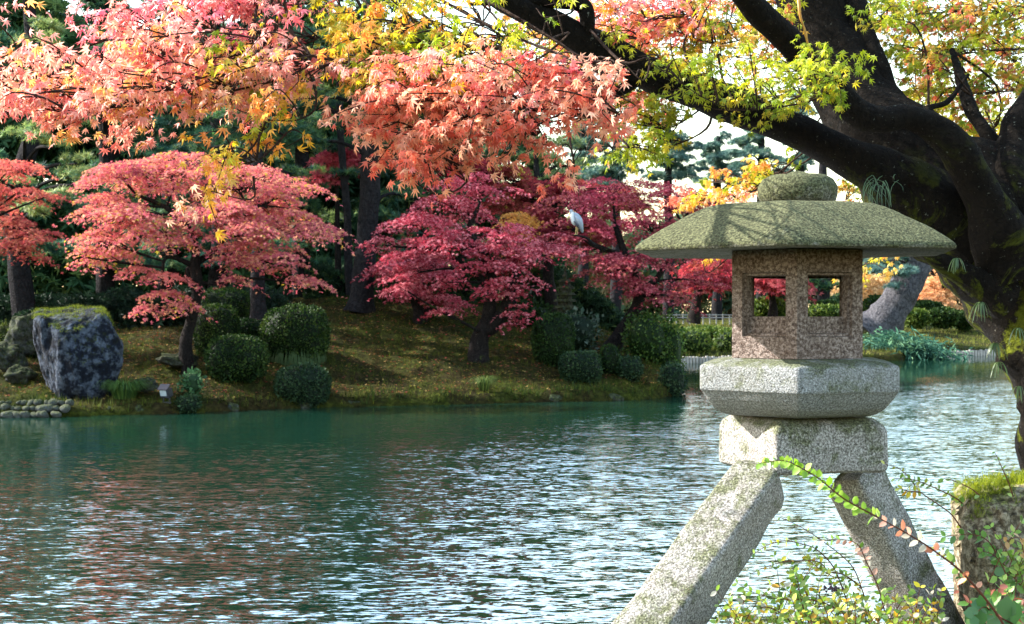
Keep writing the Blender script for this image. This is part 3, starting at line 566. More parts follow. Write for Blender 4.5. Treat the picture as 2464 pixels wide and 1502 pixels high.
for px, Y, lab in back:
    pads = []
    r = np.random.default_rng(100+k)
    for i in range(26):
        y = 640-i*38; pads.append((px+r.uniform(-1, 1)*(110 if y > -50 else 70), y, Y+r.uniform(-2, 2), r.uniform(60, 105), r.uniform(18, 30)))
    
    if px > 900: pads = [p for p in pads if p[1] > (120 if px < 1100 else 260)]
    pine('pine_tree', lab, on_ground(px, Y), [(px, 760, Y, .35), (px+10, 500, Y, .3), (px, 200, Y, .22), (px, -200 if px < 900 else 200, Y, .08)], pads, BACKP, tuft=.25, dens=44, group=G_P, seed=30+k); k += 1
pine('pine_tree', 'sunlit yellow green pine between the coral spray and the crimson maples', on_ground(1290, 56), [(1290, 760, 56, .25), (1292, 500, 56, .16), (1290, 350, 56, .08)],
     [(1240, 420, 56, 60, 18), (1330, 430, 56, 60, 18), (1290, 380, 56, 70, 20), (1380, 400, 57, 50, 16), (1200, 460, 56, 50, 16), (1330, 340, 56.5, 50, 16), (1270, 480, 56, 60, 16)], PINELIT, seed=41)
# far pines over the open sky, haze painted as paler needle colour
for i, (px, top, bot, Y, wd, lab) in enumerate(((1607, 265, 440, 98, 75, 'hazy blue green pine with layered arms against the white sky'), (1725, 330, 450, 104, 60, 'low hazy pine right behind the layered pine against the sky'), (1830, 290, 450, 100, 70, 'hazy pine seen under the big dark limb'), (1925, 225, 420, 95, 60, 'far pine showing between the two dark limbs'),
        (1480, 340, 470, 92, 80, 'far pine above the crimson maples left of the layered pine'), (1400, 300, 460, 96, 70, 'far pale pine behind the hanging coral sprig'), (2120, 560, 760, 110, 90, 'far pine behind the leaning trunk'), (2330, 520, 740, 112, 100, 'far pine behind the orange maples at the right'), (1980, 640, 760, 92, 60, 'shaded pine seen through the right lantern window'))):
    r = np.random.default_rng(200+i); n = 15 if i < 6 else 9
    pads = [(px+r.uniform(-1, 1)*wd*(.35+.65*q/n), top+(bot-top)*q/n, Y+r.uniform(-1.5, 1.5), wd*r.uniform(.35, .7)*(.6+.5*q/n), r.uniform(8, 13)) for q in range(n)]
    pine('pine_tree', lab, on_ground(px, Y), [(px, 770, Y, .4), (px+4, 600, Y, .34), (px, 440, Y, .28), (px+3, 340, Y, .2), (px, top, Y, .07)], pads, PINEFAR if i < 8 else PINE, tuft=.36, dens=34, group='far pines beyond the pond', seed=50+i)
# leaning giant on the far shore
bL = hit(2100, 806)
YL = bL[1]
pine('pine_tree', 'huge grey leaning pine trunk on the far shore right of the lantern', bL,
     [(2085, 812, YL, 1.5), (2120, 785, YL, 1.15), (2150, 740, YL, 1.02), (2175, 700, YL, .95), (2200, 650, YL, .88), (2212, 600, YL, .8), (2200, 540, YL, .7), (2150, 480, YL, .5)],
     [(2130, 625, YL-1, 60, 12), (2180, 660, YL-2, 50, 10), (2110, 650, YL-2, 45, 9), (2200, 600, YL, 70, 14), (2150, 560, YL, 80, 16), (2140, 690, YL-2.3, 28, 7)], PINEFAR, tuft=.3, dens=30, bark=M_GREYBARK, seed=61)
def farmaple(px, py, Y, rx, ry, pal, lab, sd, bp=None, n=60, trunk=None):
    b = on_ground(bp or px, Y); tb = trunk or [(bp or px, 775, Y, .35), ((bp or px)+5, (py+770)/2+20, Y, .24), (px, py+ry*.3, Y, .14)]
    lob = [(px+rng.uniform(-.6, .6)*rx, py+rng.uniform(-.6, .6)*ry, Y+rng.uniform(-1, 1), rx*.5, ry*.4, 2.0) for _ in range(6)]
    maple('maple_tree', lab, b, tb, lob, pal, n, 30, leaf=.26, seed=sd, padr=(.8, 1.5), group='autumn maples on the far shore')
farmaple(1700, 650, 80, 50, 45, DKRED, 'dark red maple with a pale trunk behind the island tip', 71, 1676, 60, [(1668, 778, 80, .42), (1674, 740, 80, .3), (1680, 700, 80, .25), (1690, 650, 80, .12)])
farmaple(1855, 665, 82, 60, 45, [(.36, .06, .07), (.46, .12, .12)], 'red maple seen through the left lantern window', 72)
farmaple(2100, 700, 104, 70, 60, [(.5, .3, .13), (.56, .38, .2), (.45, .24, .1), (.4, .36, .14)], 'pale orange maple behind the leaning trunk', 73)
farmaple(2250, 690, 106, 50, 60, [(.65, .4, .2), (.6, .32, .16)], 'peach coloured maple right of the leaning trunk', 74, trunk=[(2240, 770, 106, .6), (2252, 720, 106, .5), (2265, 680, 106, .35), (2240, 650, 106, .2)])
farmaple(2360, 690, 112, 80, 60, [(.55, .33, .22), (.4, .3, .2), (.5, .4, .2)], 'faded brown maple by the mossy trunk at the right', 75)
farmaple(1960, 610, 112, 90, 50, [(.3, .3, .08), (.5, .3, .1)], 'yellowing tree behind the lantern firebox', 76)
farmaple(2440, 620, 118, 110, 90, [(.3, .26, .08), (.55, .35, .1)], 'yellow brown tree beyond the mossy trunk', 77)
# woods that close the view
def woods(name, lab, n, x0, x1, y0, y1, top, cols, leaf=.6, lo=0.0):
    x = rng.uniform(x0, x1, n); y = rng.uniform(y0, y1, n); p = np.stack([x, y*0+5, x*0], -1)
    tp = top(x, y)*(1+.22*fbm(p, .16, 8)+.12*fbm(p, .5, 9)); z = 1.5+rng.uniform(lo, 1, n)**.62*(tp-1.5)
    pos = np.stack([x, y, z], -1); q = fbm(pos, .35, 12, 3); k = q > -.35; pos = pos[k]; m = len(pos)
    b = MB(); scatter(b, STAR_V, STAR_F, pos, frames(rand_dir(m), rand_dir(m)+[0, -.2, .8]), rng.uniform(.6, 1.3, m)*leaf, pick(cols, pos, 19, .4, .25))
    tag(b.build(name, M_SHRUB), lab, 'woodland', kind='stuff')
woods('woods', 'dense evergreen woodland behind the pines of the island', 80000, -45, 2, 60, 68, lambda x, y: np.interp(x, [-45, -12, -4, 2], [20, 19, 15, 8]), [(.015, .045, .022), (.03, .075, .03), (.055, .11, .035), (.1, .15, .04)], .62)
woods('woods', 'hazy green woodland along the far horizon', 34000, -5, 95, 120, 132, lambda x, y: np.interp(x, [-5, 8, 20, 28, 60, 95], [13, 11, 10.5, 11, 14, 17]), [(.05, .1, .06), (.07, .12, .06), (.12, .14, .05), (.2, .15, .07)], .9)  # paler greens stand in for haze over the distant trees
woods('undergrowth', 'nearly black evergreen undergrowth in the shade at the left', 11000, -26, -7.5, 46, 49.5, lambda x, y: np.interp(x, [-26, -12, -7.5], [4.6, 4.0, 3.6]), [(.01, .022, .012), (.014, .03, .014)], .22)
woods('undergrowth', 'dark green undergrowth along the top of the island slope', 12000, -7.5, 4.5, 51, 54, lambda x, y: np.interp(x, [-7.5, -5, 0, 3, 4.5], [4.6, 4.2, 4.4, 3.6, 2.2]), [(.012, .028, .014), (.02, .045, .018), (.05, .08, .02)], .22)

# ------------------------------------------------------------------ clipped shrubs
def shrub(name, label, px0, px1, py0, py1, Y, cols, leaf=.055, n=None, group=None, box=.55, depth=None, skirt=False, loose=0.0, cat='shrub', ground=True):
    a, b_ = P(px0, py1, Y), P(px1, py0, Y); c = (a+b_)/2; hx, hz = (b_[0]-a[0])/2, (b_[2]-a[2])/2; hy = depth/2 if depth else hx*.95
    if ground: zb = min(H(c[0], Y), a[2]+.05)-.05; c[2] = (b_[2]+zb)/2; hz = (b_[2]-zb)/2
    base = (c[0], c[1], c[2]-hz); r = np.random.default_rng(int(px0+py0*7)); mb = MB()
    def surf(d, s=1.0):
        e = 2/(1-box*.62); k = (np.abs(d)**e).sum(1)**(-1/e); p = d*k[:, None]
        p = p*(1+.075*fbm(p*1.0+px0, 1.7, 3)+.04*fbm(p+px0, 5, 4))[:, None]; taper = 1-.16*np.clip(-p[:, 2], 0, 1)**1.5
        p[:, :2] *= taper[:, None]; return p*np.array([hx, hy, hz])*s+c
    u, v = np.meshgrid(np.linspace(0, 2*math.pi, 28, endpoint=False), np.linspace(.01, math.pi-.01, 14))
    d = np.stack([np.sin(v)*np.cos(u), np.sin(v)*np.sin(u), np.cos(v)], -1).reshape(-1, 3); idx = np.arange(28*14).reshape(14, 28); A = idx[:-1]; B = idx[1:]
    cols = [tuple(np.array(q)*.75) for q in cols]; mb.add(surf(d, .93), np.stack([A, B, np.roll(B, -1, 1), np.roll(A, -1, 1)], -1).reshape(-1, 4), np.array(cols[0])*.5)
    m = n or int((hx*hz*4+hx*hy*2)*1500*(.055/leaf)**2); m = min(m, 9000); d = nrm(r.normal(size=(m, 3))); s = 1+r.normal(0, .02+loose, m)
    pos = c+(surf(d)-c)*s[:, None]; nn = nrm(pos-c)+r.normal(0, .5, (m, 3)); dd = r.normal(0, .7, (m, 3))+nrm(pos-c)*.8+[0, 0, .3]
    cl = np.array(cols); q = fbm(pos, 3, 6)*.8+r.normal(0, .5, m); col = cl[np.clip(((q+1)/2*len(cl)).astype(int), 0, len(cl)-1)]*r.uniform(.7, 1.3, (m, 1))
    scatter(mb, QUAD_V, QUAD_F, pos, frames(dd, nn), r.uniform(.7, 1.3, m)*leaf*1.3, col)
    if skirt:
        m = 500; t = r.uniform(0, 6.28, m); pos = np.array([c[0], c[1], c[2]-hz*.75])+np.stack([np.cos(t)*hx*.85, np.sin(t)*hy*.85, r.uniform(-.1, .4, m)], -1)
        scatter(mb, QUAD_V*[.15, 1, 1], QUAD_F, pos, frames(np.stack([np.cos(t)*.3, np.sin(t)*.3, -1+0*t], -1), np.stack([np.cos(t), np.sin(t), .2+0*t], -1)), .5, np.tile((.04, .07, .025), (m, 1)))
    return tag(mb.build(name, M_SHRUB, origin=base), label, cat, group)
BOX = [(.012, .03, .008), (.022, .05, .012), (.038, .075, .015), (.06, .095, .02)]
GREYG = [(.014, .034, .015), (.026, .055, .022), (.045, .08, .032)]
G_S = 'clipped round shrubs on the island'
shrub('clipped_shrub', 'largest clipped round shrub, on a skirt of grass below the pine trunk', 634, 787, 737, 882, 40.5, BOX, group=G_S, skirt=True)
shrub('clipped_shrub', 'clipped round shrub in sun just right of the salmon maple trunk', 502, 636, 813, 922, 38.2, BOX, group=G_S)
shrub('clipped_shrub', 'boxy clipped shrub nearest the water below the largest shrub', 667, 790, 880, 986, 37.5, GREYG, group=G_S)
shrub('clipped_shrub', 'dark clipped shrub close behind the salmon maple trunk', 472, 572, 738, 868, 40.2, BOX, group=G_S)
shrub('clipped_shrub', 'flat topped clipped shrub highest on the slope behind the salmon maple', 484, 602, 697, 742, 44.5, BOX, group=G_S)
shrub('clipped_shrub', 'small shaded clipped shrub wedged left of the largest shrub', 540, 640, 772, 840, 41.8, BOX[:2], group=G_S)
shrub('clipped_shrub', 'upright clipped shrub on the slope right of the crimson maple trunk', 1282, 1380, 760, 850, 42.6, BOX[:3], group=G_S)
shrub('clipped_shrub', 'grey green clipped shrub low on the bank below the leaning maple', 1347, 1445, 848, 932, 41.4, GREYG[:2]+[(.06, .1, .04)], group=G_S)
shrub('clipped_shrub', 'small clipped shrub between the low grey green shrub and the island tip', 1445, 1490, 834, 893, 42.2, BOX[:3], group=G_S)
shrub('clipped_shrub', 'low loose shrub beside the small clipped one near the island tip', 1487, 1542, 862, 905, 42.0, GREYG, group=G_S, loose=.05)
shrub('shrub', 'ferny shrub overhanging the water at the island tip', 1590, 1646, 880, 955, 42.4, GREYG, loose=.1, leaf=.07, ground=False)
shrub('shrub', 'green loose shrub under the leaning crimson maple by the island tip', 1510, 1600, 765, 868, 44.5, [(.02, .05, .01), (.04, .08, .015), (.08, .13, .025)], loose=.14, leaf=.08)
shrub('shrub', 'bright backlit shrub on the island tip left of the lantern', 1580, 1640, 780, 880, 45, [(.03, .07, .015), (.07, .13, .02), (.14, .2, .04)], loose=.14, leaf=.08)
shrub('shrub', 'broad leaved shrub with pale glossy leaves right of the crimson maple', 1345, 1432, 758, 800, 44.4, [(.02, .045, .025), (.04, .07, .045), (.1, .14, .11)], loose=.16, leaf=.12)
shrub('shrub', 'dark evergreen shrub behind the split maple trunk', 1215, 1320, 735, 790, 47.5, BOX[:2], loose=.12, leaf=.1)
shrub('shrub', 'shaded shrub behind the thick pine trunk', 900, 960, 620, 720, 49, [(.02, .05, .015), (.03, .08, .02)], loose=.14, leaf=.1)
shrub('clipped_shrub', 'dark shrub with pale edge behind the left shoulder of the boulder', 30, 110, 752, 850, 39.8, GREYG[:2], group=G_S)
shrub('shrub', 'mossy green shrub at the left edge above the cobbles', -40, 52, 782, 870, 40.5, [(.06, .08, .015), (.1, .13, .02), (.03, .05, .015)], loose=.08)
shrub('fern', 'green fern clump at the foot of the salmon maple trunk', 440, 485, 898, 945, 35.9, [(.04, .1, .04), (.07, .15, .06)], loose=.22, leaf=.09, cat='fern', ground=False)
shrub('fern', 'small blue green plant at the waterline below the salmon maple', 426, 476, 955, 995, 35.2, GREYG, loose=.1, leaf=.06, cat='plant', ground=False)
def grass_clump(label, px, py, Y, r, n, L, cols, name='grass_clump'):
    c = P(px, py, Y); c[2] = H(c[0], Y)+.02 if Y > 30 else c[2]; mb = MB(); t = rng.uniform(0, 6.28, n); q = rng.uniform(0, 1, n)*r
    for i in range(n):
        d = np.array([math.cos(t[i]), math.sin(t[i]), 0]); p0 = c+d*q[i]*.5; l = L*rng.uniform(.6, 1.1); s = np.cross(d, (0, 0, 1))*.014
        pts = [p0, p0+d*l*.25+[0, 0, l*.6], p0+d*l*.6+[0, 0, l*.75], p0+d*l*.95+[0, 0, l*.45]]
        V = []; 
        for j, pp in enumerate(pts): V += [pp+s*(1-j/3.2), pp-s*(1-j/3.2)]
        mb.add(V, [(0, 1, 3, 2), (2, 3, 5, 4), (4, 5, 7, 6)], np.array(cols[i % len(cols)])*rng.uniform(.7, 1.3))
    return tag(mb.build(name, M_SHRUB, origin=c), label, 'grass')
grass_clump('arching grass clump hugging the right foot of the boulder', 300, 915, 35.5, .55, 420, .62, [(.05, .1, .02), (.08, .14, .03), (.03, .07, .02)])
grass_clump('tall grass clump on the bank below the crimson maple', 1165, 950, 39.4, .3, 120, .5, [(.05, .08, .02), (.09, .12, .03)])
# far shore planting
G_F = 'clipped shrubs on the far shore'
LIT = [(.04, .08, .015), (.09, .14, .025), (.15, .2, .04)]  # sunlit look put into the leaf colour of the far shrubs
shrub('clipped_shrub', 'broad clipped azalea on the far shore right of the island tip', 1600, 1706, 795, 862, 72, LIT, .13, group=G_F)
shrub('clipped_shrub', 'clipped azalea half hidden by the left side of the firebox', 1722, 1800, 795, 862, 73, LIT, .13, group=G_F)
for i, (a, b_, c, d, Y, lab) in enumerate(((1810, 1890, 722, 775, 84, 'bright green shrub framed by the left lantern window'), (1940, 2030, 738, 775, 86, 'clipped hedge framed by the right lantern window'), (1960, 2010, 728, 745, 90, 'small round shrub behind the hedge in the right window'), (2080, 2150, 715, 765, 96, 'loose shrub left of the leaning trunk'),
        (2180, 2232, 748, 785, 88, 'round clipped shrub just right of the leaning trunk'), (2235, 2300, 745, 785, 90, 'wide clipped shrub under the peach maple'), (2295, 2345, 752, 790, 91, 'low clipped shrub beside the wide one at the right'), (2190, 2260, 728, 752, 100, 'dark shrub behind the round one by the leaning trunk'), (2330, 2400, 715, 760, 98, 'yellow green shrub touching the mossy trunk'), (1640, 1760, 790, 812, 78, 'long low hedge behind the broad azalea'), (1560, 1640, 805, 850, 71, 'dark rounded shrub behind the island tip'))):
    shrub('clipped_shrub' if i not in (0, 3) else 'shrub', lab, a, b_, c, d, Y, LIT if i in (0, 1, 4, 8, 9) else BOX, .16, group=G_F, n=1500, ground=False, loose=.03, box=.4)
b = MB(); m = 5200; t = rng.uniform(0, 1, m); c0 = P(2145, 835, 76)
pos = c0+np.stack([rng.normal(0, 1.5, m), rng.normal(0, .8, m), rng.normal(0, .38, m)], -1)*[1, 1, 1]; pos[:, 2] -= .16*np.abs(pos[:, 0]-c0[0])
scatter(b, QUAD_V*[.3, 1, 1], QUAD_F, pos, frames(np.stack([rng.normal(.1, .6, m), rng.normal(-.3, .4, m), rng.normal(-.35, .3, m)], -1), rand_dir(m)+[0, 0, 1]), .5, pick([(.03, .09, .06), (.05, .13, .08), (.09, .18, .09)], pos, 4))
tag(b.build('juniper', M_SHRUB, origin=c0-[0, 0, .6]), 'spreading blue green juniper spilling over the far shore under the leaning trunk', 'shrub')

# log edging, low fence
M_LOG = plain('weathered_log', (.32, .29, .26), .85, 0, .35, 4)
M_WHITE = plain('pale_bamboo', (.26, .25, .23), .6, 0, .2, 3)
def logs(label, pts, step, h, r):
    p = np.array(pts, float); seg = np.linalg.norm(np.diff(p, axis=0), axis=1); cum = np.concatenate([[0], np.cumsum(seg)]); n = int(cum[-1]/step)
    e = empty('log_edging', (p[0][0], p[0][1], 0), label, 'log edging', 'log edgings of the far shore'); mb = MB()
    for i in range(n):
        s = i*step; x = np.interp(s, cum, p[:, 0]); y = np.interp(s, cum, p[:, 1]); hh = h*random.uniform(.85, 1.12)
        tube(mb, [(x, y, -.2), (x, y, hh)], [r, r*random.uniform(.85, 1)], 7, 1)
    mb.build('log', M_LOG, e, kind='stuff', smooth=False)
sfar = lambda x: shore_far(np.array([x]))[0]
logs('pale row of upright logs along the shore left of the lantern', [(x, sfar(x)-.25) for x in np.linspace(6.2, 16, 12)], .17, .34, .08)
logs('pale row of upright logs along the shore at the far right', [(x, sfar(x)-.25) for x in np.linspace(23.2, 34, 12)], .19, .34, .09)
def fence(label, px0, px1, Y, top, bot):
    a, b_ = P(px0, bot, Y), P(px1, bot, Y); e = empty('fence', (a[0], a[1], a[2]), label, 'fence', 'low white fences on the far lawn'); ht = P(0, top, Y)[2]-a[2]
    n = int((b_[0]-a[0])/.42); m = MB(); m2 = MB()
    def bx(mb, x0, x1, y0, y1, z0, z1):
        v = [(x, y, z) for x in (x0, x1) for y in (y0, y1) for z in (z0, z1)]; mb.add(v, [(0, 1, 3, 2), (4, 6, 7, 5), (0, 4, 5, 1), (2, 3, 7, 6), (0, 2, 6, 4), (1, 5, 7, 3)])
    bx(m, -.035, .035, -.035, .035, -.25, ht); me = m.mesh('post', M_WHITE, (0, 0, 0), False)
    for i in range(n+1):
        o = bpy.data.objects.new('post', me); COL.objects.link(o); o.parent = e; o.location = (i*.42, random.uniform(-.03, .03), random.uniform(-.02, .02))
    for z in (ht*.45, ht*.88):
        r = MB(); bx(r, a[0]-.2, b_[0]+.2, Y-.09, Y-.045, a[2]+z-.03, a[2]+z+.03); r.build('rail', M_WHITE, e)
fence('low white fence on the lawn left of the lantern', 1612, 1776, 90, 756, 771)
fence('low white fence on the lawn right of the firebox', 2068, 2125, 92, 757, 772)
#==OBJECTS==
# ------------------------------------------------------------------ stone lantern
LX, LY = 1.135, 5.7; LROT = -math.radians(11.2)
def loft(mb, prof, cx, cy, n=6, rot=0.0, p=26, K=144, nz=.003, ns=14, seed=0, sq=1.0):
    th = np.linspace(0, 2*math.pi, K, endpoint=False); k = np.arange(n)*2*math.pi/n+math.pi/n+rot-math.pi/2
    dots = np.maximum(np.cos(th[:, None]-k[None]), 0); rr = (dots**p).sum(1)**(-1/p)
    V = []
    for a, z in prof:
        a = max(a, 1e-4); V.append(np.stack([cx+a*rr*np.cos(th), cy+a*rr*np.sin(th)*sq, np.full(K, z)], -1))
    V = np.array(V); m = len(V); q = V.reshape(-1, 3); c = np.array([cx, cy, np.mean([z for _, z in prof])])
    q = q+nrm(q-c)*(nz*(fbm(q, ns, seed, 3)+1.6*fbm(q, 3.5, seed+5, 2)))[:, None]
    idx = np.arange(m*K).reshape(m, K); A = idx[:-1]; B = idx[1:]
    mb.add(q, np.stack([A, B, np.roll(B, -1, 1), np.roll(A, -1, 1)], -1).reshape(-1, 4)); return mb
def dense(prof, per=4):
    out = []
    for (a, z), (b, w) in zip(prof[:-1], prof[1:]):
        for i in range(per): out.append((a+(b-a)*i/per, z+(w-z)*i/per))
    return out+[prof[-1]]
lan = empty('stone_lantern', (LX, LY, .3), 'two legged granite garden lantern with broad mossy roof standing over the pond edge', 'stone lantern')
b = MB(); loft(b, dense([(0, 3.066), (.022, 3.062), (.05, 3.052), (.11, 3.047), (.142, 3.03), (.158, 3.0), (.16, 2.97), (.152, 2.945), (.135, 2.93), (.05, 2.927), (0, 2.927)], 3), 1.146, LY, n=12, p=12, K=64, nz=.004, ns=10, seed=3)
b.build('finial', M_ROOF, lan, smooth=True)
b = MB(); loft(b, dense([(0, 2.934), (.15, 2.932), (.25, 2.928), (.31, 2.919), (.35, 2.904), (.40, 2.879), (.45, 2.850), (.50, 2.822), (.545, 2.794), (.578, 2.770), (.594, 2.756), (.600, 2.745), (.598, 2.737), (.588, 2.733), (.43, 2.741), (.2, 2.745), (0, 2.745)], 4), 1.124, LY, n=6, rot=LROT, p=90, K=288, nz=.003, ns=12, seed=8)
b.build('roof', M_ROOF, lan, smooth=True)
def firebox():
    R = .289; t = .052; z0, z1 = 2.32, 2.741; cx, cy = 1.141, LY; b = MB()
    for k in range(6):
        a0 = -math.pi/2+LROT+k*math.pi/3; a1 = a0+math.pi/3
        p0 = np.array([math.cos(a0), math.sin(a0)])*R; p1 = np.array([math.cos(a1), math.sin(a1)])*R; u = (p1-p0)/R; nin = -np.array([math.cos((a0+a1)/2), math.sin((a0+a1)/2)])
        if k in (3, 4): pass
        win = k in (0, 5, 2, 3); Z = z1-z0
        def rect(x0, x1, y0, y1, d):
            sx = t*math.tan(math.pi/6) if d >= t else 0
            return [(*(p0+u*x+nin*d+[cx, cy]), z0+y) for x, y in ((x0, y0), (x1, y0), (x1, y1), (x0, y1))]
        O = rect(0, R, 0, Z, 0); e = t*math.tan(math.pi/6); I = rect(e, R-e, 0, Z, t)
        if not win:
            b.add(O, [(0, 1, 2, 3)]); b.add(I, [(3, 2, 1, 0)]); continue
        m = 0
        F1 = rect(.046, R-.046, .084, .334, 0); F2 = rect(.049, R-.049, .087, .331, .016)
        G1 = rect(.058, R-.058, .096, .322, .016); G2 = rect(.061, R-.061, .099, .319, .036)
        W1 = rect(.0615, R-.0615, .162, .3185, .036); W2 = rect(.0615, R-.0615, .162, .3185, t)
        L = [O, F1, F2, G1, G2, W1, W2, I]
        vv = [v for r in L for v in r]; ff = []
        for i in range(7):
            for j in range(4): q = (j+1) % 4; ff.append((4*i+j, 4*i+q, 4*i+4+q, 4*i+4+j))
        b.add(vv, ff)
    ring = lambda r, z: [(cx+math.cos(-math.pi/2+LROT+k*math.pi/3)*r, cy+math.sin(-math.pi/2+LROT+k*math.pi/3)*r, z) for k in range(6)]
    b.add(ring(R*.99, z0+.0), [tuple(range(6))]); b.add(ring(R*.99, z1-.002), [tuple(range(6))])
    o = b.build('firebox', M_FIRE, lan)
    me = o.data; bm = bmesh.new(); bm.from_mesh(me); bmesh.ops.remove_doubles(bm, verts=bm.verts, dist=.0006); bmesh.ops.recalc_face_normals(bm, faces=bm.faces); bm.to_mesh(me); bm.free()
    bv = o.modifiers.new('bevel', 'BEVEL'); bv.width = .006; bv.segments = 2; bv.limit_method = 'ANGLE'; bv.angle_limit = math.radians(28)
firebox()
b = MB(); loft(b, dense([(0, 2.319), (.25, 2.319), (.30, 2.313), (.345, 2.303), (.369, 2.295), (.375, 2.289), (.3765, 2.28), (.377, 2.205), (.3755, 2.197), (.37, 2.19), (.35, 2.157), (.325, 2.127), (.295, 2.105), (.26, 2.095), (0, 2.094)], 4), 1.147, LY, n=6, rot=LROT, p=160, K=288, nz=.0015, ns=14, seed=12)
b.build('platform', M_PLAT, lan, smooth=True)
b = MB(); loft(b, dense([(0, 2.093), (.17, 2.093), (.205, 2.082), (.232, 2.06), (.243, 2.035), (.245, 2.01), (.245, 1.90), (.242, 1.885), (.232, 1.876), (0, 1.876)], 4), 1.158, LY, n=4, rot=math.radians(-27), p=60, K=240, nz=.003, ns=12, seed=15)
b.build('middle_block', M_LEG, lan, smooth=True)
def beam(name, p0, p1, w, tiltcam=45, seed=0, taper=1.08, mat=None):
    p0 = np.array(p0); p1 = np.array(p1); d = nrm(p1-p0); c = np.array([0, -1., 0]); c = nrm(c-d*np.dot(c, d)); s = np.cross(d, c)
    if s[2] < 0: s = -s
    n1 = c*math.cos(math.radians(tiltcam))+s*math.sin(math.radians(tiltcam)); n2 = np.cross(d, n1); n2 = n2/np.linalg.norm(n2)
    K = 64; M = 40; th = np.linspace(0, 2*math.pi, K, endpoint=False); e = 14; rr = (np.abs(np.cos(th))**e+np.abs(np.sin(th))**e)**(-1/e)
    V = []
    for i in range(M+1):
        t = i/M; ww = w*(1+(taper-1)*t)/2; sh = 1-.35*max(0, 1-i/2.0)**2 if i < 2 else 1
        V.append(p0+(p1-p0)*t+(np.cos(th)*rr*ww*sh)[:, None]*n1+(np.sin(th)*rr*ww*sh)[:, None]*n2)
    V = np.array(V).reshape(-1, 3); ax = p0+d*((V-p0)@d)[:, None]; V = V+nrm(V-ax)*(.005*fbm(V, 9, seed, 3)+.008*fbm(V, 2.6, seed+3, 2))[:, None]
    idx = np.arange((M+1)*K).reshape(M+1, K); A = idx[:-1]; B = idx[1:]; b = MB()
    b.add(V, np.stack([A, B, np.roll(B, -1, 1), np.roll(A, -1, 1)], -1).reshape(-1, 4)); b.add(V[:K], [tuple(range(K))[::-1]]); b.add(V[-K:], [tuple(range(K))])
    b.build(name, mat or M_LEG, lan, smooth=True)
beam('leg', P(1842, 1140, 5.5), P(1385, 1790, 4.95), .19, 45, 1, 1.15)
beam('leg', P(2052, 1135, 5.78), P(2330, 1700, 6.1), .19, 38, 2, 1.1)

# ------------------------------------------------------------------ big maple by the lantern
TB = (P(2750, 1515, 7.6)); TB[2] = H(TB[0], TB[1])
big = empty('maple_tree', TB, 'big old maple with black mossy trunk leaning over the stone lantern', 'tree')
def limb(name, pts, rough=.2, sides=32, per=12, seed=0, rs=4.0):
    b = MB(); c = tube(b, [P(a, c_, d) for a, c_, d, _ in pts], [q[3]/F*q[2]/2 for q in pts], sides, per, rough, rs, seed); b.build(name, M_BARK, big, smooth=True); return c
C = []
C.append(limb('trunk', [(2790, 1580, 7.7, 520), (2735, 1300, 7.7, 400), (2655, 1050, 7.6, 350), (2590, 850, 7.6, 350), (2520, 700, 7.6, 345), (2420, 590, 7.55, 315), (2310, 500, 7.5, 300), (2205, 420, 7.6, 245), (2112, 310, 7.7, 205), (2040, 200, 7.9, 172), (1980, 90, 8.05, 150), (1945, 0, 8.2, 146), (1925, -120, 8.4, 138), (1915, -420, 8.8, 105)], seed=4, sides=36, per=10))
C.append(limb('limb', [(2330, 560, 7.4, 250), (2200, 470, 7.3, 170), (2080, 398, 7.2, 112), (1990, 352, 7.15, 94), (1900, 310, 7.1, 86), (1790, 265, 7.0, 84), (1690, 225, 6.9, 84), (1600, 190, 6.8, 86), (1520, 160, 6.7, 84), (1430, 118, 6.6, 88), (1340, 65, 6.5, 74), (1240, 15, 6.4, 60), (1120, -50, 6.2, 46), (950, -110, 5.9, 30), (700, -150, 5.5, 18)], seed=6))
C.append(limb('limb', [(2430, 640, 7.2, 190), (2378, 520, 7.1, 120), (2338, 425, 7.05, 88), (2295, 350, 7.0, 76), (2240, 303, 7.0, 62), (2180, 282, 6.95, 54), (2120, 288, 6.9, 56), (2062, 272, 6.9, 66), (2010, 218, 6.85, 68), (1955, 158, 6.8, 66), (1890, 92, 6.7, 64), (1822, 25, 6.6, 66), (1740, -60, 6.4, 56), (1600, -190, 6.2, 40)], seed=7))
C.append(limb('limb', [(2240, 440, 7.75, 110), (2165, 300, 7.75, 86), (2118, 200, 7.8, 72), (2085, 115, 7.9, 62), (2062, 40, 8.0, 55), (2050, -60, 8.2, 48), (2040, -260, 8.6, 36)], seed=8))
C.append(limb('limb', [(2600, 760, 7.4, 240), (2490, 560, 7.3, 150), (2440, 440, 7.3, 105), (2438, 340, 7.4, 75), (2475, 250, 7.5, 64), (2560, 120, 7.7, 50)], seed=9))
C.append(limb('limb', [(2425, 420, 7.45, 70), (2380, 330, 7.5, 46), (2340, 270, 7.6, 36), (2320, 215, 7.7, 28), (2290, 120, 7.9, 16)], seed=10, sides=10))
C.append(limb('limb', [(1408, 100, 6.55, 38), (1414, 50, 6.5, 36), (1400, 12, 6.5, 34), (1340, 6, 6.45, 26), (1240, 4, 6.4, 18), (1130, 10, 6.3, 10)], seed=11, sides=10))
C.append(limb('limb', [(1545, 175, 6.75, 50), (1505, 210, 6.7, 34), (1455, 232, 6.65, 26), (1400, 225, 6.6, 20), (1340, 195, 6.5, 15), (1270, 160, 6.4, 10), (1200, 130, 6.3, 6)], seed=12, sides=10))
C.append(limb('limb', [(2420, 720, 7.15, 110), (2330, 668, 7.1, 60), (2280, 640, 7.05, 46), (2230, 612, 7.0, 34), (2180, 560, 7.0, 24)], seed=13, sides=12))
C.append(limb('limb', [(2300, 360, 7.2, 40), (2230, 270, 7.3, 18), (2280, 245, 7.4, 14), (2330, 180, 7.5, 8)], seed=14, sides=8))
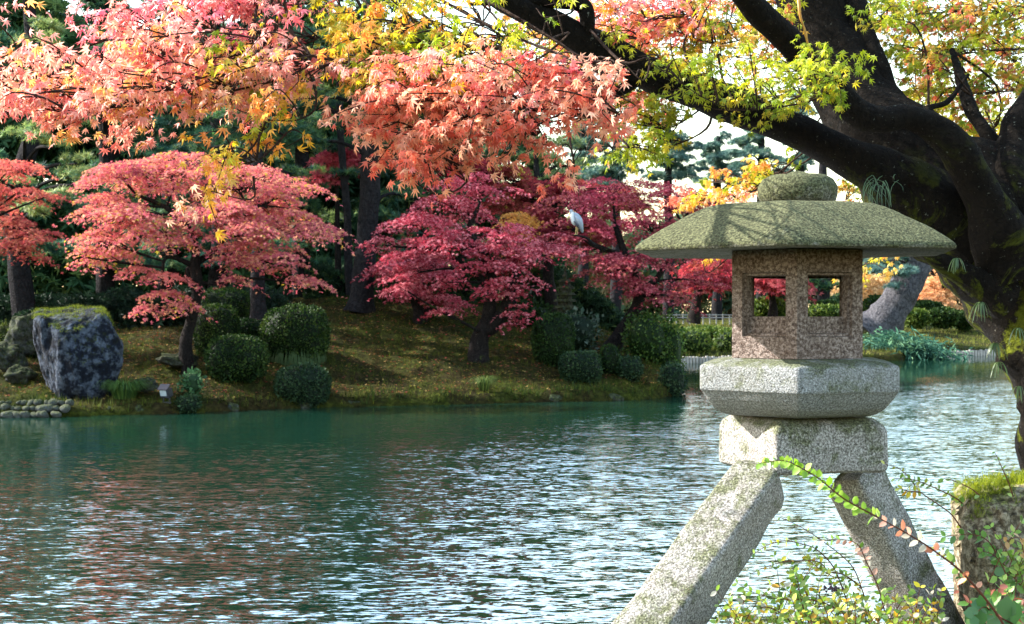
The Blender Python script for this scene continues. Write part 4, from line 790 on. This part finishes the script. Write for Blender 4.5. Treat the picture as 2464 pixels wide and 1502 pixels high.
CH = np.concatenate([c for c in C[1:]])
PKR = [(.68, .17, .18), (.74, .26, .24), (.7, .2, .25), (.78, .38, .34)]
SAL = [(.78, .34, .26), (.72, .22, .18), (.82, .48, .34), (.74, .42, .15), (.8, .4, .34)]
COR = [(.8, .33, .22), (.74, .22, .15), (.84, .48, .34), (.8, .42, .27), (.68, .18, .13)]
ORY = [(.72, .44, .07), (.76, .34, .1), (.6, .5, .06), (.8, .54, .16)]
YG = [(.38, .42, .035), (.5, .5, .05), (.22, .29, .025), (.56, .46, .06), (.3, .38, .04)]
MIX = [(.3, .34, .03), (.42, .42, .04), (.56, .32, .06), (.18, .24, .025), (.58, .16, .08), (.48, .46, .05)]
bands = [  # x1,y1,x2,y2,half thickness px, distance1, distance2, palette, leaves
 (640, 20, 250, 66, 26, 5.4, 5.0, PKR, 300), (720, -20, 380, 15, 40, 5.4, 5.2, PKR, 260), (760, 95, 300, 130, 36, 5.3, 4.8, PKR+SAL, 420), (640, 130, 0, 175, 36, 5.1, 4.6, SAL, 460), (480, 150, 0, 228, 30, 5.0, 4.5, SAL, 300),
 (740, 160, 60, 268, 28, 4.9, 4.6, SAL, 420), (600, 190, 130, 292, 18, 4.8, 4.6, SAL, 280), (-20, 190, 60, 150, 50, 4.8, 4.8, SAL, 120), (1000, 70, 560, 150, 44, 5.3, 5.0, ORY+YG+SAL, 360), (860, 150, 560, 200, 26, 5.0, 4.8, ORY+SAL+SAL, 200), (1180, 25, 780, 60, 60, 5.4, 5.2, YG+ORY, 420), (900, -40, 500, -10, 45, 5.6, 5.3, PKR+ORY, 260),
 (1230, 105, 850, 150, 42, 5.3, 5.1, YG+ORY, 420), (1180, 140, 1000, 180, 26, 5.1, 5.1, YG, 120), (760, 225, 640, 290, 12, 4.9, 4.9, ORY, 40), (640, 290, 475, 350, 9, 4.9, 4.8, ORY+YG, 52), (690, 320, 600, 335, 8, 4.9, 4.9, ORY, 20), (620, 360, 520, 400, 16, 4.8, 4.8, ORY, 36), (610, 425, 490, 455, 12, 4.8, 4.8, ORY+SAL, 26),
 (1480, 225, 930, 210, 36, 4.95, 5.0, COR, 480), (1490, 275, 900, 262, 36, 4.9, 5.0, COR, 520), (1300, 318, 970, 320, 26, 4.9, 5.0, COR, 260), (1120, 375, 975, 425, 14, 5.2, 5.1, COR, 130), (1080, 365, 1010, 372, 14, 5.2, 5.1, COR, 80), (1375, 360, 1368, 430, 14, 5.3, 5.3, COR, 44), (1240, 190, 900, 190, 30, 4.9, 5.0, COR+ORY, 260), (1420, 170, 1230, 190, 35, 4.9, 4.9, COR+PKR, 180),
 (1630, 300, 1440, 270, 42, 7.3, 7.2, YG+COR[:1], 300), (1690, 60, 1250, 90, 50, 7.4, 7.2, ORY+COR+MIX, 520), (1600, 150, 1180, 160, 45, 7.4, 7.2, YG+COR, 460), (1620, 230, 1380, 200, 32, 7.3, 7.3, COR+YG, 260), (2200, 60, 2100, 20, 26, 7.2, 7.2, YG, 70), (1370, 80, 1240, 60, 22, 6.0, 5.2, YG, 60), (2300, 180, 2200, 140, 24, 7.4, 7.4, MIX, 70), (1600, 355, 1500, 375, 22, 7.2, 7.2, YG, 110), (1500, 340, 1420, 350, 24, 5.6, 5.6, YG+COR, 70), (1560, 100, 1180, 95, 30, 6.9, 6.6, MIX, 260), (1680, 40, 1420, 25, 50, 7.2, 6.9, COR+PKR, 320), (1480, 90, 1440, 130, 40, 7.2, 7.0, COR+ORY, 90),
 (2000, 190, 1560, 150, 34, 6.4, 6.4, YG, 360), (1900, 60, 1620, 75, 45, 7.2, 7.0, ORY+MIX, 320), (1960, 240, 1620, 225, 22, 6.5, 6.5, YG, 150), (1560, 140, 1500, 150, 20, 6.2, 6.2, YG, 40), (2040, 165, 1985, 190, 26, 6.4, 6.4, YG, 60), (1380, 25, 1290, 20, 14, 6.1, 6.1, YG, 40),
 (2480, 30, 2110, 50, 50, 8.2, 8.2, MIX, 440), (2480, 120, 2130, 130, 50, 8.3, 8.2, MIX, 440), (2470, 210, 2170, 220, 50, 8.4, 8.3, MIX, 420), (2400, 300, 2260, 310, 40, 8.6, 8.5, MIX, 220), (2400, 390, 2330, 400, 40, 8.8, 8.8, MIX+ORY, 150), (2480, 330, 2410, 300, 30, 8.8, 8.8, MIX, 80),
 (1900, 395, 1720, 425, 22, 8.6, 8.4, ORY+YG, 150), (1830, 450, 1640, 490, 20, 8.4, 8.2, ORY+COR, 150), (2110, 490, 2035, 470, 25, 8.8, 8.8, MIX, 80), (1765, 610, 1690, 622, 7, 8.4, 8.4, ORY, 16), (2150, 615, 2075, 640, 18, 9.0, 9.0, ORY, 50), (1870, 430, 1800, 440, 20, 8.8, 8.8, YG, 40),
 (1300, -70, 600, -90, 30, 6.4, 5.4, MIX+COR, 120), (2600, -60, 1700, -90, 60, 8.6, 8.2, MIX, 420), (2300, -260, 1300, -330, 90, 8.6, 8.0, MIX, 500), (1950, -450, 1100, -560, 130, 8.3, 7.8, MIX, 800), (1500, -300, 1000, -380, 90, 8.2, 7.8, MIX, 420), (1250, -560, 700, -640, 130, 8.4, 7.8, MIX, 450),  # unseen sprays above the view, added to keep the trunk in shade
 (2480, 20, 2100, 30, 50, 9.6, 9.6, MIX+ORY, 460), (2480, 110, 2150, 120, 50, 9.7, 9.6, MIX, 420), (2480, 200, 2180, 210, 50, 9.8, 9.6, MIX+COR, 420), (2460, 300, 2240, 290, 45, 9.8, 9.8, MIX, 300), (2420, 390, 2310, 380, 40, 9.8, 9.8, MIX+ORY, 160), (1860, 60, 1440, 30, 50, 8.6, 8.4, COR+MIX, 420), (1960, 150, 1560, 110, 40, 8.6, 8.4, MIX+ORY, 300), (1930, 270, 1800, 240, 24, 8.8, 8.6, YG, 90), (2700, 200, 2560, 100, 90, 8.6, 8.6, MIX, 200)]
LS2 = np.array([.72, 5.35, 1.95]); LS = np.array([1.0, LY, 2.82]); sunv = np.array(SUN)
tw = MB(); pos_all = []; R_all = []; s_all = []; c_all = []
for bi, (x1, y1, x2, y2, th, Y1, Y2, pal, n) in enumerate(bands):
    inside = y1 > -60
    A = P(x1, y1, Y1); B = P(x2, y2, Y2); L = np.linalg.norm(B-A); near = CH[np.argmin(np.linalg.norm(CH-A, axis=1))]
    mid = (A+B)/2+rng.normal(0, .05, 3)+[0, 0, -.04]
    if n > 30:
        st = tube(tw, [near, (near+A)/2+rng.normal(0, .06, 3), A, mid, B], [.008, .006, .0045, .003, .0015], 6, 5, .15, 9, bi)
        st = st[len(st)//2-2:]
    else: st = tube(tw, [A, mid, B], [.004, .003, .002], 5, 4)
    n = int(n*(1.65 if x1 < 1100 and y1 > 50 else 2.1)); ns = max(2, n//15)
    hw = th/F*(Y1+Y2)/2
    for k in range(ns):
        t = rng.uniform(0, 1); c = st[int(t*(len(st)-1))]; off = rng.normal(0, .7)*hw; dep = rng.normal(0, .22 if inside else .5)
        q = (A+(B-A)*t)+np.array([rng.normal(0, .05), dep, off]); ax = nrm((B-A)*.6/L+np.array([rng.normal(0, .45), rng.normal(0, .5), rng.normal(-.15, .25)])); ln = rng.uniform(.06, .16)
        e = q+ax*ln
        rl = q-LS; al = float(rl@sunv)
        if al > .3 and np.linalg.norm(rl-al*sunv) < .62 and rng.random() < .92: continue
        rl = q-LS2; al = float(rl@sunv)
        if al > .3 and np.linalg.norm(rl-al*sunv) < .45 and rng.random() < .85: continue
        tube(tw, [c, (c+q)/2+[0, 0, .02], q, e], [.0035, .003, .0022, .001], 4, 3)
        m = max(4, int(n/ns*rng.uniform(.7, 1.3))); u = rng.uniform(-.15, 1.05, m); base = q+ax*(u*ln)[:, None]+rng.normal(0, .018, (m, 3))
        side = rng.normal(0, .75, (m, 3))*[1, .8, .3]; d = side+ax*.5+[0, -.1, -.55]; nn = rng.normal(0, .42, (m, 3))+np.array([-.5, -.6, .7])
        sc = rng.uniform(.6, 1.2, m)*.033
        lc = np.array(pal)[np.clip(rng.integers(0, len(pal))+rng.integers(-1, 2, m)*(rng.random(m) < .4), 0, len(pal)-1)]*rng.uniform(.8, 1.2, (m, 1))
        pos_all.append(base); R_all.append(frames(d, nn)); s_all.append(sc); c_all.append(np.clip(lc, 0, .9))
pos = np.concatenate(pos_all); R = np.concatenate(R_all); sc = np.concatenate(s_all); col = np.concatenate(c_all)
# a gap in the foliage: the sun reaches the lantern through it
rel = pos-LS; al = rel@sunv; dist = np.linalg.norm(rel-al[:, None]*sunv, axis=1); rel2 = pos-LS2; al2 = rel2@sunv; dist2 = np.linalg.norm(rel2-al2[:, None]*sunv, axis=1); keep = ~((al > .3) & (dist < .7) & (rng.random(len(pos)) < .9)); keep &= ~((al2 > .3) & (dist2 < .5) & (rng.random(len(pos)) < .85))
pos, R, sc, col = pos[keep], R[keep], sc[keep], col[keep]
tw.build('twigs', M_TWIG, big, smooth=True, kind='stuff')
px = 1232+pos[:, 0]/pos[:, 1]*F; py = 751-(pos[:, 2]-EYE)/pos[:, 1]*F; vis = (px > 20) & (px < 2440) & (py > 20) & (py < 700)
face = np.abs(R[:, 1, 2]); score = np.where(vis, pos[:, 1]-face*.6, 99); top = np.argsort(score)[:300]
uni = [ORY[0], ORY[1], SAL[0], SAL[2], SAL[4], PKR[1], YG[1], YG[4], COR[0], SAL[3]]; lm = []
for c in uni:
    for tv in MAPLES: b = MB(); b.add(tv, MAPLE_F, c); lm.append(b.mesh('leaf', M_MAPLE, (0, 0, 0), False))
ua = np.array(uni)
for i in top:
    j = int(np.argmin(((ua-col[i])**2).sum(1))); o = bpy.data.objects.new('leaf', lm[j*5+int(i) % 5]); COL.objects.link(o); o.parent = big
    M = Matrix.Identity(4)
    for a in range(3):
        for c in range(3): M[a][c] = R[i, a, c]*sc[i]
        M[a][3] = pos[i, a]-big['_o'][a]
    o.matrix_local = M
rest = np.setdiff1d(np.arange(len(pos)), top); b = MB()
for q in range(5): rq = rest[q::5]; scatter(b, MAPLES[q], MAPLE_F, pos[rq], R[rq], sc[rq], col[rq])
b.build('leaves', M_MAPLE, big, kind='stuff')

# strap ferns growing on the trunk
def strap_fern(label, px, py, Y, n, L, cols, spread=1.0):
    c = P(px, py, Y); e = empty('fern', c, label, 'fern', 'strap ferns growing on the big maple'); r = np.random.default_rng(int(px))
    for i in range(n):
        a = r.uniform(-1.2, 1.2)*spread; d = np.array([math.sin(a)*.8-.15, -.5+r.normal(0, .2), .35]); l = L*r.uniform(.6, 1.15); t = np.linspace(0, 1, 8)[:, None]
        cen = c+d*l*.62*t+np.array([0, 0, -1])*l*.85*t**2.2; s = nrm(np.cross(d, (0, 0, 1)))*.0036; w = np.sin(np.pi*np.clip(t*.92+.05, 0, 1))**.6
        V = np.stack([cen+s*w, cen-s*w], 1).reshape(-1, 3); b = MB(); b.add(V, [(2*k, 2*k+2, 2*k+3, 2*k+1) for k in range(7)], np.array(cols)*r.uniform(.8, 1.25))
        b.build('frond', M_SPRIG, e, smooth=True)
FC = (.09, .14, .05)
strap_fern('pale strap fern highest on the mossy trunk under the lantern roof', 2303, 622, 6.9, 12, .12, FC)
strap_fern('strap fern hanging from the left edge of the mossy trunk', 2362, 728, 7.05, 12, .15, FC)
strap_fern('strap fern dangling over the pond beside the trunk', 2395, 826, 7.2, 14, .14, FC)
strap_fern('small strap fern just below the dangling one', 2404, 872, 7.2, 9, .12, FC)
strap_fern('strap fern at the right edge of the picture on the trunk', 2450, 790, 7.0, 10, .13, FC)
strap_fern('lowest strap fern on the trunk near the right edge', 2452, 930, 7.1, 8, .13, FC)
def hang_grass():
    c = P(2105, 440, 6.95); b = MB(); r = np.random.default_rng(3)
    for i in range(36):
        p0 = c+r.normal(0, 1, 3)*[.05, .02, .02]; l = r.uniform(.06, .17); x = r.uniform(-.06, .06); t = np.linspace(0, 1, 5)[:, None]
        cen = p0+np.hstack([x*np.sin(t*1.8), -.04*t, -l*t**1.3+.03*t]); s = np.array([.0022, 0, 0]); V = np.stack([cen+s*(1-t*.7), cen-s*(1-t*.7)], 1).reshape(-1, 3)
        b.add(V, [(2*k, 2*k+2, 2*k+3, 2*k+1) for k in range(4)], np.array((.1, .16, .08))*r.uniform(.5, 1.6))
    tag(b.build('hanging_grass', M_SPRIG, origin=c), 'tuft of thin hanging grass under the black limb above the lantern roof', 'grass')
hang_grass()
b = MB(); tube(b, [P(1920, -30, 6.55), P(1924, 30, 6.5), P(1935, 70, 6.5), P(1944, 105, 6.5), P(1957, 140, 6.5)], [.009, .008, .006, .004, .002], 6, 6, .4, 40, 4, col=(.45, .24, .03))
tag(b.build('vine', M_SPRIG, origin=P(1924, 30, 6.5), smooth=True), 'thin orange vine hanging in front of the dark trunk at the top', 'vine')

# ------------------------------------------------------------------ rock and wild shrubs by the lantern
def near_rock():
    Y = 5.75; o = empty('rock', (P(2480, 0, Y)[0], Y+.3, .75), 'upright mossy brown rock at the lower right beside the lantern leg', 'rock')
    pts = [(2288, 1205, .25), (2300, 1192, .5), (2340, 1190, .12), (2420, 1215, -.02), (2620, 1150, .3), (2500, 1150, .8), (2360, 1165, .8), (2300, 1330, .2), (2330, 1300, .0), (2400, 1330, -.08), (2315, 1500, .25), (2350, 1490, .05), (2420, 1560, -.05), (2640, 1300, .2),
           (2330, 1800, .3), (2400, 1900, .0), (2660, 1900, .2), (2660, 1900, .9), (2360, 1850, .9), (2640, 1200, .9)]
    bm = bmesh.new()
    for (x, y, d) in pts: bm.verts.new(P(x, y, Y+d))
    h = bmesh.ops.convex_hull(bm, input=bm.verts[:]); bmesh.ops.delete(bm, geom=list({e for e in h['geom_interior'] if isinstance(e, bmesh.types.BMVert)}), context='VERTS')
    bmesh.ops.bevel(bm, geom=bm.edges[:], offset=.018, segments=1, affect='EDGES'); bmesh.ops.triangulate(bm, faces=bm.faces[:])
    for _ in range(6):
        es = [e for e in bm.edges if e.calc_length() > .022]
        if es: bmesh.ops.subdivide_edges(bm, edges=es, cuts=1); bmesh.ops.triangulate(bm, faces=bm.faces[:])
    V = np.array([v.co[:] for v in bm.verts]); Nn = np.array([v.normal[:] for v in bm.verts]); q = fbm(V*[1, 1, .5], 6, 5, 4); V2 = V+Nn*(.03*q+.012*fbm(V*[1, 1, .3], 22, 8, 3))[:, None]
    for v, c in zip(bm.verts, V2): v.co = c-np.array(o['_o'])
    me = bpy.data.meshes.new('stone'); bm.to_mesh(me); bm.free(); me.materials.append(M_ROCK); ro = bpy.data.objects.new('stone', me); COL.objects.link(ro); ro.parent = o
    t = V2[(Nn[:, 2] > .45) & (V2[:, 2] > P(0, 1260, Y)[2])]; t = t[fbm(t, 5, 6) > -.12]; m = 4200; pos = t[rng.integers(0, len(t), m)]+rng.normal(0, .012, (m, 3)); pos[:, 2] += .028*np.clip(fbm(pos*[1, 1, 0], 9, 3)+.2, 0, 1)
    b = MB(); cols = np.array([(.18, .22, .015), (.3, .33, .02), (.1, .13, .01)])[rng.integers(0, 3, m)]; scatter(b, BLADE_V, BLADE_F, pos, frames(rand_dir(m)*[1, 1, .1], np.tile([0, 0, 1.], (m, 1))+rng.normal(0, .4, (m, 3))), .017, cols)
    b.build('moss', M_MOSS, o, kind='stuff')
near_rock()
GRN = [(.2, .34, .05), (.28, .42, .08), (.12, .22, .04), (.36, .48, .14)]; YEL = [(.65, .55, .06), (.6, .6, .15), (.4, .42, .05), (.22, .3, .04), (.6, .32, .04)]; PALE = [(.5, .45, .35), (.55, .3, .22), (.42, .45, .25), (.5, .2, .12)]
def cx7(a, b): return 1460.8+.4072*a, 1000.6+.4072*b
class Plant:
    def __init__(s, label, base, cat='shrub', name='shrub', group=None): s.o = empty(name, base, label, cat, group); s.L = []; s.st = MB()
    def shoot(s, pts, Y0, Y1, n, L, cols, r=.003, w=1.0, col=(.13, .05, .03), both=True, u0=0.02, conv=True):
        q = [cx7(*p) if conv else p for p in pts]; m = len(q); W = [P(x, y, Y0+(Y1-Y0)*i/(m-1)) for i, (x, y) in enumerate(q)]
        c = tube(s.st, W, np.linspace(r, r*.35, m), 5, 8, col=col); kk = np.linspace(u0, 1, n)
        for i, u in enumerate(kk):
            f = u*(len(c)-1); a = int(f); a = min(a, len(c)-2); p = c[a]*(1-(f-a))+c[a+1]*(f-a); t = nrm(c[a+1]-c[a])
            for sd in ((1, -1) if both else ((1,) if i % 2 else (-1,))):
                side = np.cross(t, (0, -1, 0)); side = side/(np.linalg.norm(side)+1e-6)
                d = side*sd*rng.uniform(.6, 1.2)+t*.7+rng.normal(0, .35, 3); nn = np.array([0, -.7, .7])+rng.normal(0, .5, 3)
                s.L.append((p, d, nn, L*rng.uniform(.65, 1.2)*(1-.25*u), w, np.array(cols[rng.integers(0, len(cols))])*rng.uniform(.8, 1.2)))
    def mass(s, x0, x1, y0, y1, Y0, Y1, n, L, cols, w=1.0):
        for i in range(n//7):
            x, y = rng.uniform(x0, x1), y0+(y1-y0)*rng.uniform(0, 1)**.7; Y = rng.uniform(Y0, Y1); a = rng.uniform(-.6, .6); ln = rng.uniform(40, 90)
            s.shoot([(x-a*ln, y+ln*1.4), (x, y+ln*.4), (x+math.sin(a)*ln, y-ln*.3)], Y, Y-.05, 4, L, cols, r=.002, conv=False, w=w)
    def done(s, keep=150):
        s.st.build('stems', M_MOSS, s.o, smooth=True, kind='stuff'); s.L.sort(key=lambda l: l[0][1]/l[3]); pool = {}
        for l in s.L[:keep]:
            key = tuple(np.round(l[5]*6)/6*.98+.01)
            if key not in pool: b = MB(); b.add(OVAL_V*[l[4], 1, 1], OVAL_F, l[5]); pool[key] = b.mesh('leaf', M_SPRIG, (0, 0, 0), True)
            o = bpy.data.objects.new('leaf', pool[key]); COL.objects.link(o); o.parent = s.o; R = frames(np.array([l[1]]), np.array([l[2]]))[0]*l[3]
            M = Matrix.Identity(4)
            for a in range(3):
                for c in range(3): M[a][c] = R[a, c]
                M[a][3] = l[0][a]-s.o['_o'][a]
            o.matrix_local = M
        r = s.L[keep:]
        if r:
            b = MB(); scatter(b, OVAL_V, OVAL_F, np.array([l[0] for l in r]), frames(np.array([l[1] for l in r]), np.array([l[2] for l in r])), np.array([l[3] for l in r]), np.array([l[5] for l in r])); b.build('leaves', M_SPRIG, s.o, smooth=True, kind='stuff')
p1 = Plant('long arching shoot with soft green and reddish leaves crossing in front of the lantern', P(2450, 1620, 3.7))
p1.shoot([(2420, 1500), (2340, 1232), (2130, 960), (1950, 810), (1780, 700), (1600, 600)], 3.7, 3.45, 13, .034, PALE, r=.004, u0=.35)
p1.shoot([(1600, 600), (1400, 490), (1250, 370), (1130, 300), (1040, 265), (900, 280)], 3.45, 3.2, 34, .026, [(.2, .34, .04), (.3, .42, .08), (.14, .26, .04)], r=.0022, w=1.25)
p1.done(120)
p2 = Plant('wild shrub with small yellow and green leaves under the lantern legs', P(2080, 1640, 5.2))
p2.shoot([(1560, 1200), (1500, 1010), (1440, 880), (1300, 760), (1150, 660), (1020, 600)], 5.3, 5.2, 13, .026, GRN, both=False)
p2.shoot([(1420, 1100), (1340, 900), (1250, 800), (1180, 765), (1050, 740), (950, 765), (870, 815)], 5.4, 5.1, 15, .026, GRN+YEL[2:3])
p2.shoot([(1500, 1010), (1400, 940), (1310, 920), (1240, 860), (1060, 862), (950, 890), (850, 935)], 5.4, 5.2, 14, .026, GRN+YEL)
p2.shoot([(1500, 1240), (1370, 1150), (1250, 1095), (1120, 1085), (1000, 1080), (880, 1050), (770, 990)], 5.3, 5.1, 16, .038, GRN)
p2.shoot([(1650, 1200), (1600, 1010), (1530, 860), (1480, 760), (1380, 730), (1240, 740)], 5.2, 5.1, 16, .034, GRN+PALE)
p2.shoot([(1350, 960), (1250, 900), (1200, 860), (1180, 840)], 5.3, 5.3, 12, .026, YEL, r=.002)
p2.shoot([(1200, 1250), (1150, 1100), (1130, 990), (1110, 930)], 5.2, 5.2, 10, .04, GRN)
p2.shoot([(1100, 1250), (1050, 1180), (930, 1130), (800, 1190), (660, 1180)], 5.2, 5.1, 12, .03, GRN+YEL)
p2.mass(1745, 2260, 1425, 1520, 5.0, 5.6, 860, .036, GRN+YEL+PALE[:1]); p2.mass(1960, 2200, 1400, 1470, 5.2, 5.5, 180, .034, YEL+GRN); p2.mass(1850, 2000, 1350, 1400, 5.2, 5.5, 70, .032, YEL+GRN)
p2.done(170)
p3 = Plant('thin weeping shrub with red stems between lantern leg and mossy rock', P(2320, 1330, 5.7))
p3.shoot([(2090, 660), (2020, 570), (1850, 450), (1790, 370), (1720, 310), (1640, 285)], 5.6, 5.3, 8, .03, YEL, both=False)
p3.shoot([(2100, 520), (2050, 480), (1900, 410), (1800, 375), (1700, 370)], 5.5, 5.3, 14, .026, GRN)
p3.shoot([(2200, 470), (2150, 430), (2050, 385), (1990, 370)], 5.5, 5.5, 5, .036, YEL[2:]+GRN, both=False)
p3.shoot([(1850, 450), (1780, 445), (1730, 430)], 5.4, 5.3, 6, .032, YEL)
p3.shoot([(2400, 480), (2370, 390), (2330, 300), (2290, 215)], 5.8, 5.8, 6, .024, GRN)
p3.shoot([(2100, 1000), (2060, 900), (2010, 830), (1960, 790)], 5.5, 5.5, 8, .036, YEL+GRN)
p3.done(60)
p4 = Plant('green trailing vine draped over the mossy rock in the lower right corner', P(2440, 1560, 5.3), cat='vine', name='vine')
p4.shoot([(2440, 1000), (2330, 860), (2250, 740), (2150, 700), (2000, 715)], 5.35, 5.25, 12, .042, [(.09, .2, .04), (.14, .27, .06)])
p4.shoot([(2420, 1150), (2380, 1000), (2330, 880), (2280, 820), (2220, 800)], 5.3, 5.3, 9, .045, [(.09, .2, .04), (.14, .27, .06)])
p4.shoot([(2500, 900), (2460, 800), (2440, 720), (2360, 740)], 5.25, 5.2, 7, .04, [(.3, .3, .06), (.5, .3, .12)])
p4.shoot([(2420, 1240), (2300, 1180), (2230, 1130), (2170, 1180)], 4.6, 4.5, 7, .075, [(.07, .17, .05), (.1, .2, .07)], w=1.5)
p4.mass(2340, 2480, 1430, 1520, 4.8, 5.3, 260, .05, [(.09, .2, .04), (.14, .27, .06), (.3, .1, .06)], 1.3); p4.mass(2400, 2470, 1250, 1420, 5.2, 5.4, 90, .04, GRN)
p4.done(110)
b = MB()
for i in range(34):
    c = P(*cx7(1320+rng.normal(0, 40), 1020+rng.normal(0, 14)), 5.25+rng.normal(0, .03)); rock_mesh(b, c, (.008, .008, .008), 5, 1, 0, segs=5)
tag(b.build('berries', plain('berry', (.04, .012, .03), .3), origin=P(2000, 1415, 5.25), smooth=True), 'cluster of tiny dark berries in the shrub under the lantern', 'berries')

# ------------------------------------------------------------------ heron, pagoda, spotlight, ducks
def heron():
    Y = 41.2; o = empty('heron', P(1386, 563, Y), 'grey heron perched hunched on top of the crimson maple', 'bird')
    Q = lambda x, y, dy=0: P(x, y, Y+dy)
    body = plain('grey_feather', (.22, .25, .3), .7, 0, .12, 30); dark = plain('black_feather', (.03, .035, .05), .6); white = plain('white_feather', (.5, .51, .52), .7, 0, .06, 30); bill = plain('bill', (.5, .36, .14), .5)
    b = MB(); tube(b, [Q(1402, 560), Q(1398, 548), Q(1392, 535), Q(1385, 523), Q(1379, 516), Q(1376, 512), Q(1374, 508), Q(1371, 511)], [.015, .07, .135, .13, .085, .06, .052, .02], 14, 5); b.build('body', body, o, smooth=True)
    b = MB(); tube(b, [Q(1378, 510, -.06), Q(1377, 520, -.08), Q(1379, 533, -.1), Q(1383, 542, -.08)], [.03, .055, .06, .03], 10, 5); b.build('neck', white, o, smooth=True)
    b = MB(); tube(b, [Q(1372, 511), Q(1368, 522), Q(1364, 536)], [.02, .014, .003], 8, 4); b.build('beak', bill, o, smooth=True)
    b = MB(); tube(b, [Q(1377, 507, -.03), Q(1380, 510, -.04), Q(1384, 514, -.04)], [.012, .016, .004], 6, 4); b.build('crest', dark, o, smooth=True)
    for s in (-1, 1):
        b = MB(); tube(b, [Q(1384, 520, s*.1), Q(1392, 530, s*.135), Q(1398, 545, s*.1), Q(1403, 560, s*.04)], [.03, .075, .065, .01], 10, 5); b.build('wing', body, o, smooth=True)
        b = MB(); tube(b, [Q(1381+s, 532, s*.03-.11), Q(1388, 540, s*.03-.14), Q(1392, 550, s*.03-.1)], [.012, .03, .006], 8, 4); b.build('wing_patch', dark, o, smooth=True)
        b = MB(); tube(b, [Q(1389+s*2, 546, s*.04), Q(1388+s*2, 556, s*.04), Q(1387+s*2, 564, s*.04)], [.022, .012, .01], 6, 3)
        tube(b, [Q(1387+s*2, 564, s*.04), Q(1383+s*2, 565, s*.04)], [.01, .006], 5, 2); b.build('leg', bill, o, smooth=True)
heron()
b = MB(); tube(b, [P(1430, 590, 41.6), P(1410, 572, 41.4), P(1388, 567, 41.2), P(1372, 566, 41.1)], [.05, .035, .025, .012], 6, 5, .2, 5); tag(b.build('perch_branch', M_FARBARK, origin=P(1400, 570, 41.2), smooth=True), 'bare dark branch the heron stands on', 'branch')
def pagoda():
    Y = 46; c = P(1360, 732, Y); c[2] = min(c[2], H(c[0], Y)+.2); o = empty('stone_pagoda', c, 'dark tiered stone pagoda half hidden under the crimson maples', 'stone pagoda'); z = c[2]
    def blk(name, w, h, w2=None):
        nonlocal z
        b = MB(); prof = [(0, z), (w, z), (w2 or w, z+h), (0, z+h)]; loft(b, prof, c[0], Y, n=4, rot=.3, p=40, K=40, nz=.01, ns=3); b.build(name, M_DARKSTONE, o); z += h-.004
    blk('base', .42, .25); blk('plinth', .3, .3)
    for i in range(5): blk('tier_roof', .36-.03*i, .09, .3-.03*i); blk('tier_body', .2-.015*i, .13)
    blk('tier_roof', .22, .1, .1); blk('spire', .05, .4, .02)
pagoda()
def spot():
    c = P(398, 958, 35.1); c[2] = max(.2, H(c[0], 35.1)); o = empty('spotlight', c, 'small black garden spotlight on the moss right of the boulder', 'spotlight'); blk = plain('black_metal', (.02, .022, .028), .4, .3); gl = plain('lamp_glass', (.35, .4, .45), .15, 0, .1)
    bm_ = [];
    def box(name, m, ctr, sz, rx=0, rz=0, bev=.012):
        me = bpy.data.meshes.new(name); bm = bmesh.new(); bmesh.ops.create_cube(bm, size=1, matrix=Matrix.Diagonal((*sz, 1))); bmesh.ops.bevel(bm, geom=bm.edges[:], offset=bev, segments=2, affect='EDGES'); bm.to_mesh(me); bm.free(); me.materials.append(m)
        q = bpy.data.objects.new(name, me); COL.objects.link(q); q.parent = o; q.location = ctr; q.rotation_euler = (rx, 0, rz)
    box('housing', blk, (.02, 0, .25), (.26, .2, .22), .35, -.3); box('glass', gl, (-.03, -.1, .24), (.17, .02, .15), .35, -.3, .004); box('hood', blk, (-.02, -.08, .39), (.28, .22, .02), .7, -.3, .006)
    box('bracket', blk, (.1, .02, .1), (.03, .05, .22)); box('bracket', blk, (-.05, .02, .08), (.03, .05, .2)); box('base', blk, (.03, .02, .0), (.24, .16, .04))
spot()
def duck(px, py, Y, label, col):
    c = P(px, py, Y); c[2] = 0.0; o = empty('duck', c, label, 'bird'); m = plain('duck_feather', col, .7); mb_ = plain('duck_bill', (.4, .3, .05), .5)
    q = lambda x, z: c+[x, 0, z]
    b = MB(); tube(b, [q(.3, .14), q(.18, .08), q(0, .06), q(-.16, .08), q(-.22, .16), q(-.24, .24), q(-.26, .28), q(-.31, .27)], [.01, .09, .13, .1, .06, .045, .06, .02], 10, 4); b.build('body', m, o, smooth=True)
    b = MB(); tube(b, [q(-.3, .265), q(-.38, .25)], [.022, .012], 6, 2); b.build('bill', mb_, o, smooth=True)
duck(2233, 861, 77, 'dark duck swimming below the far log edging', (.05, .05, .06)); duck(2300, 853, 81.6, 'grey brown duck near the logs at the far right', (.18, .16, .14))
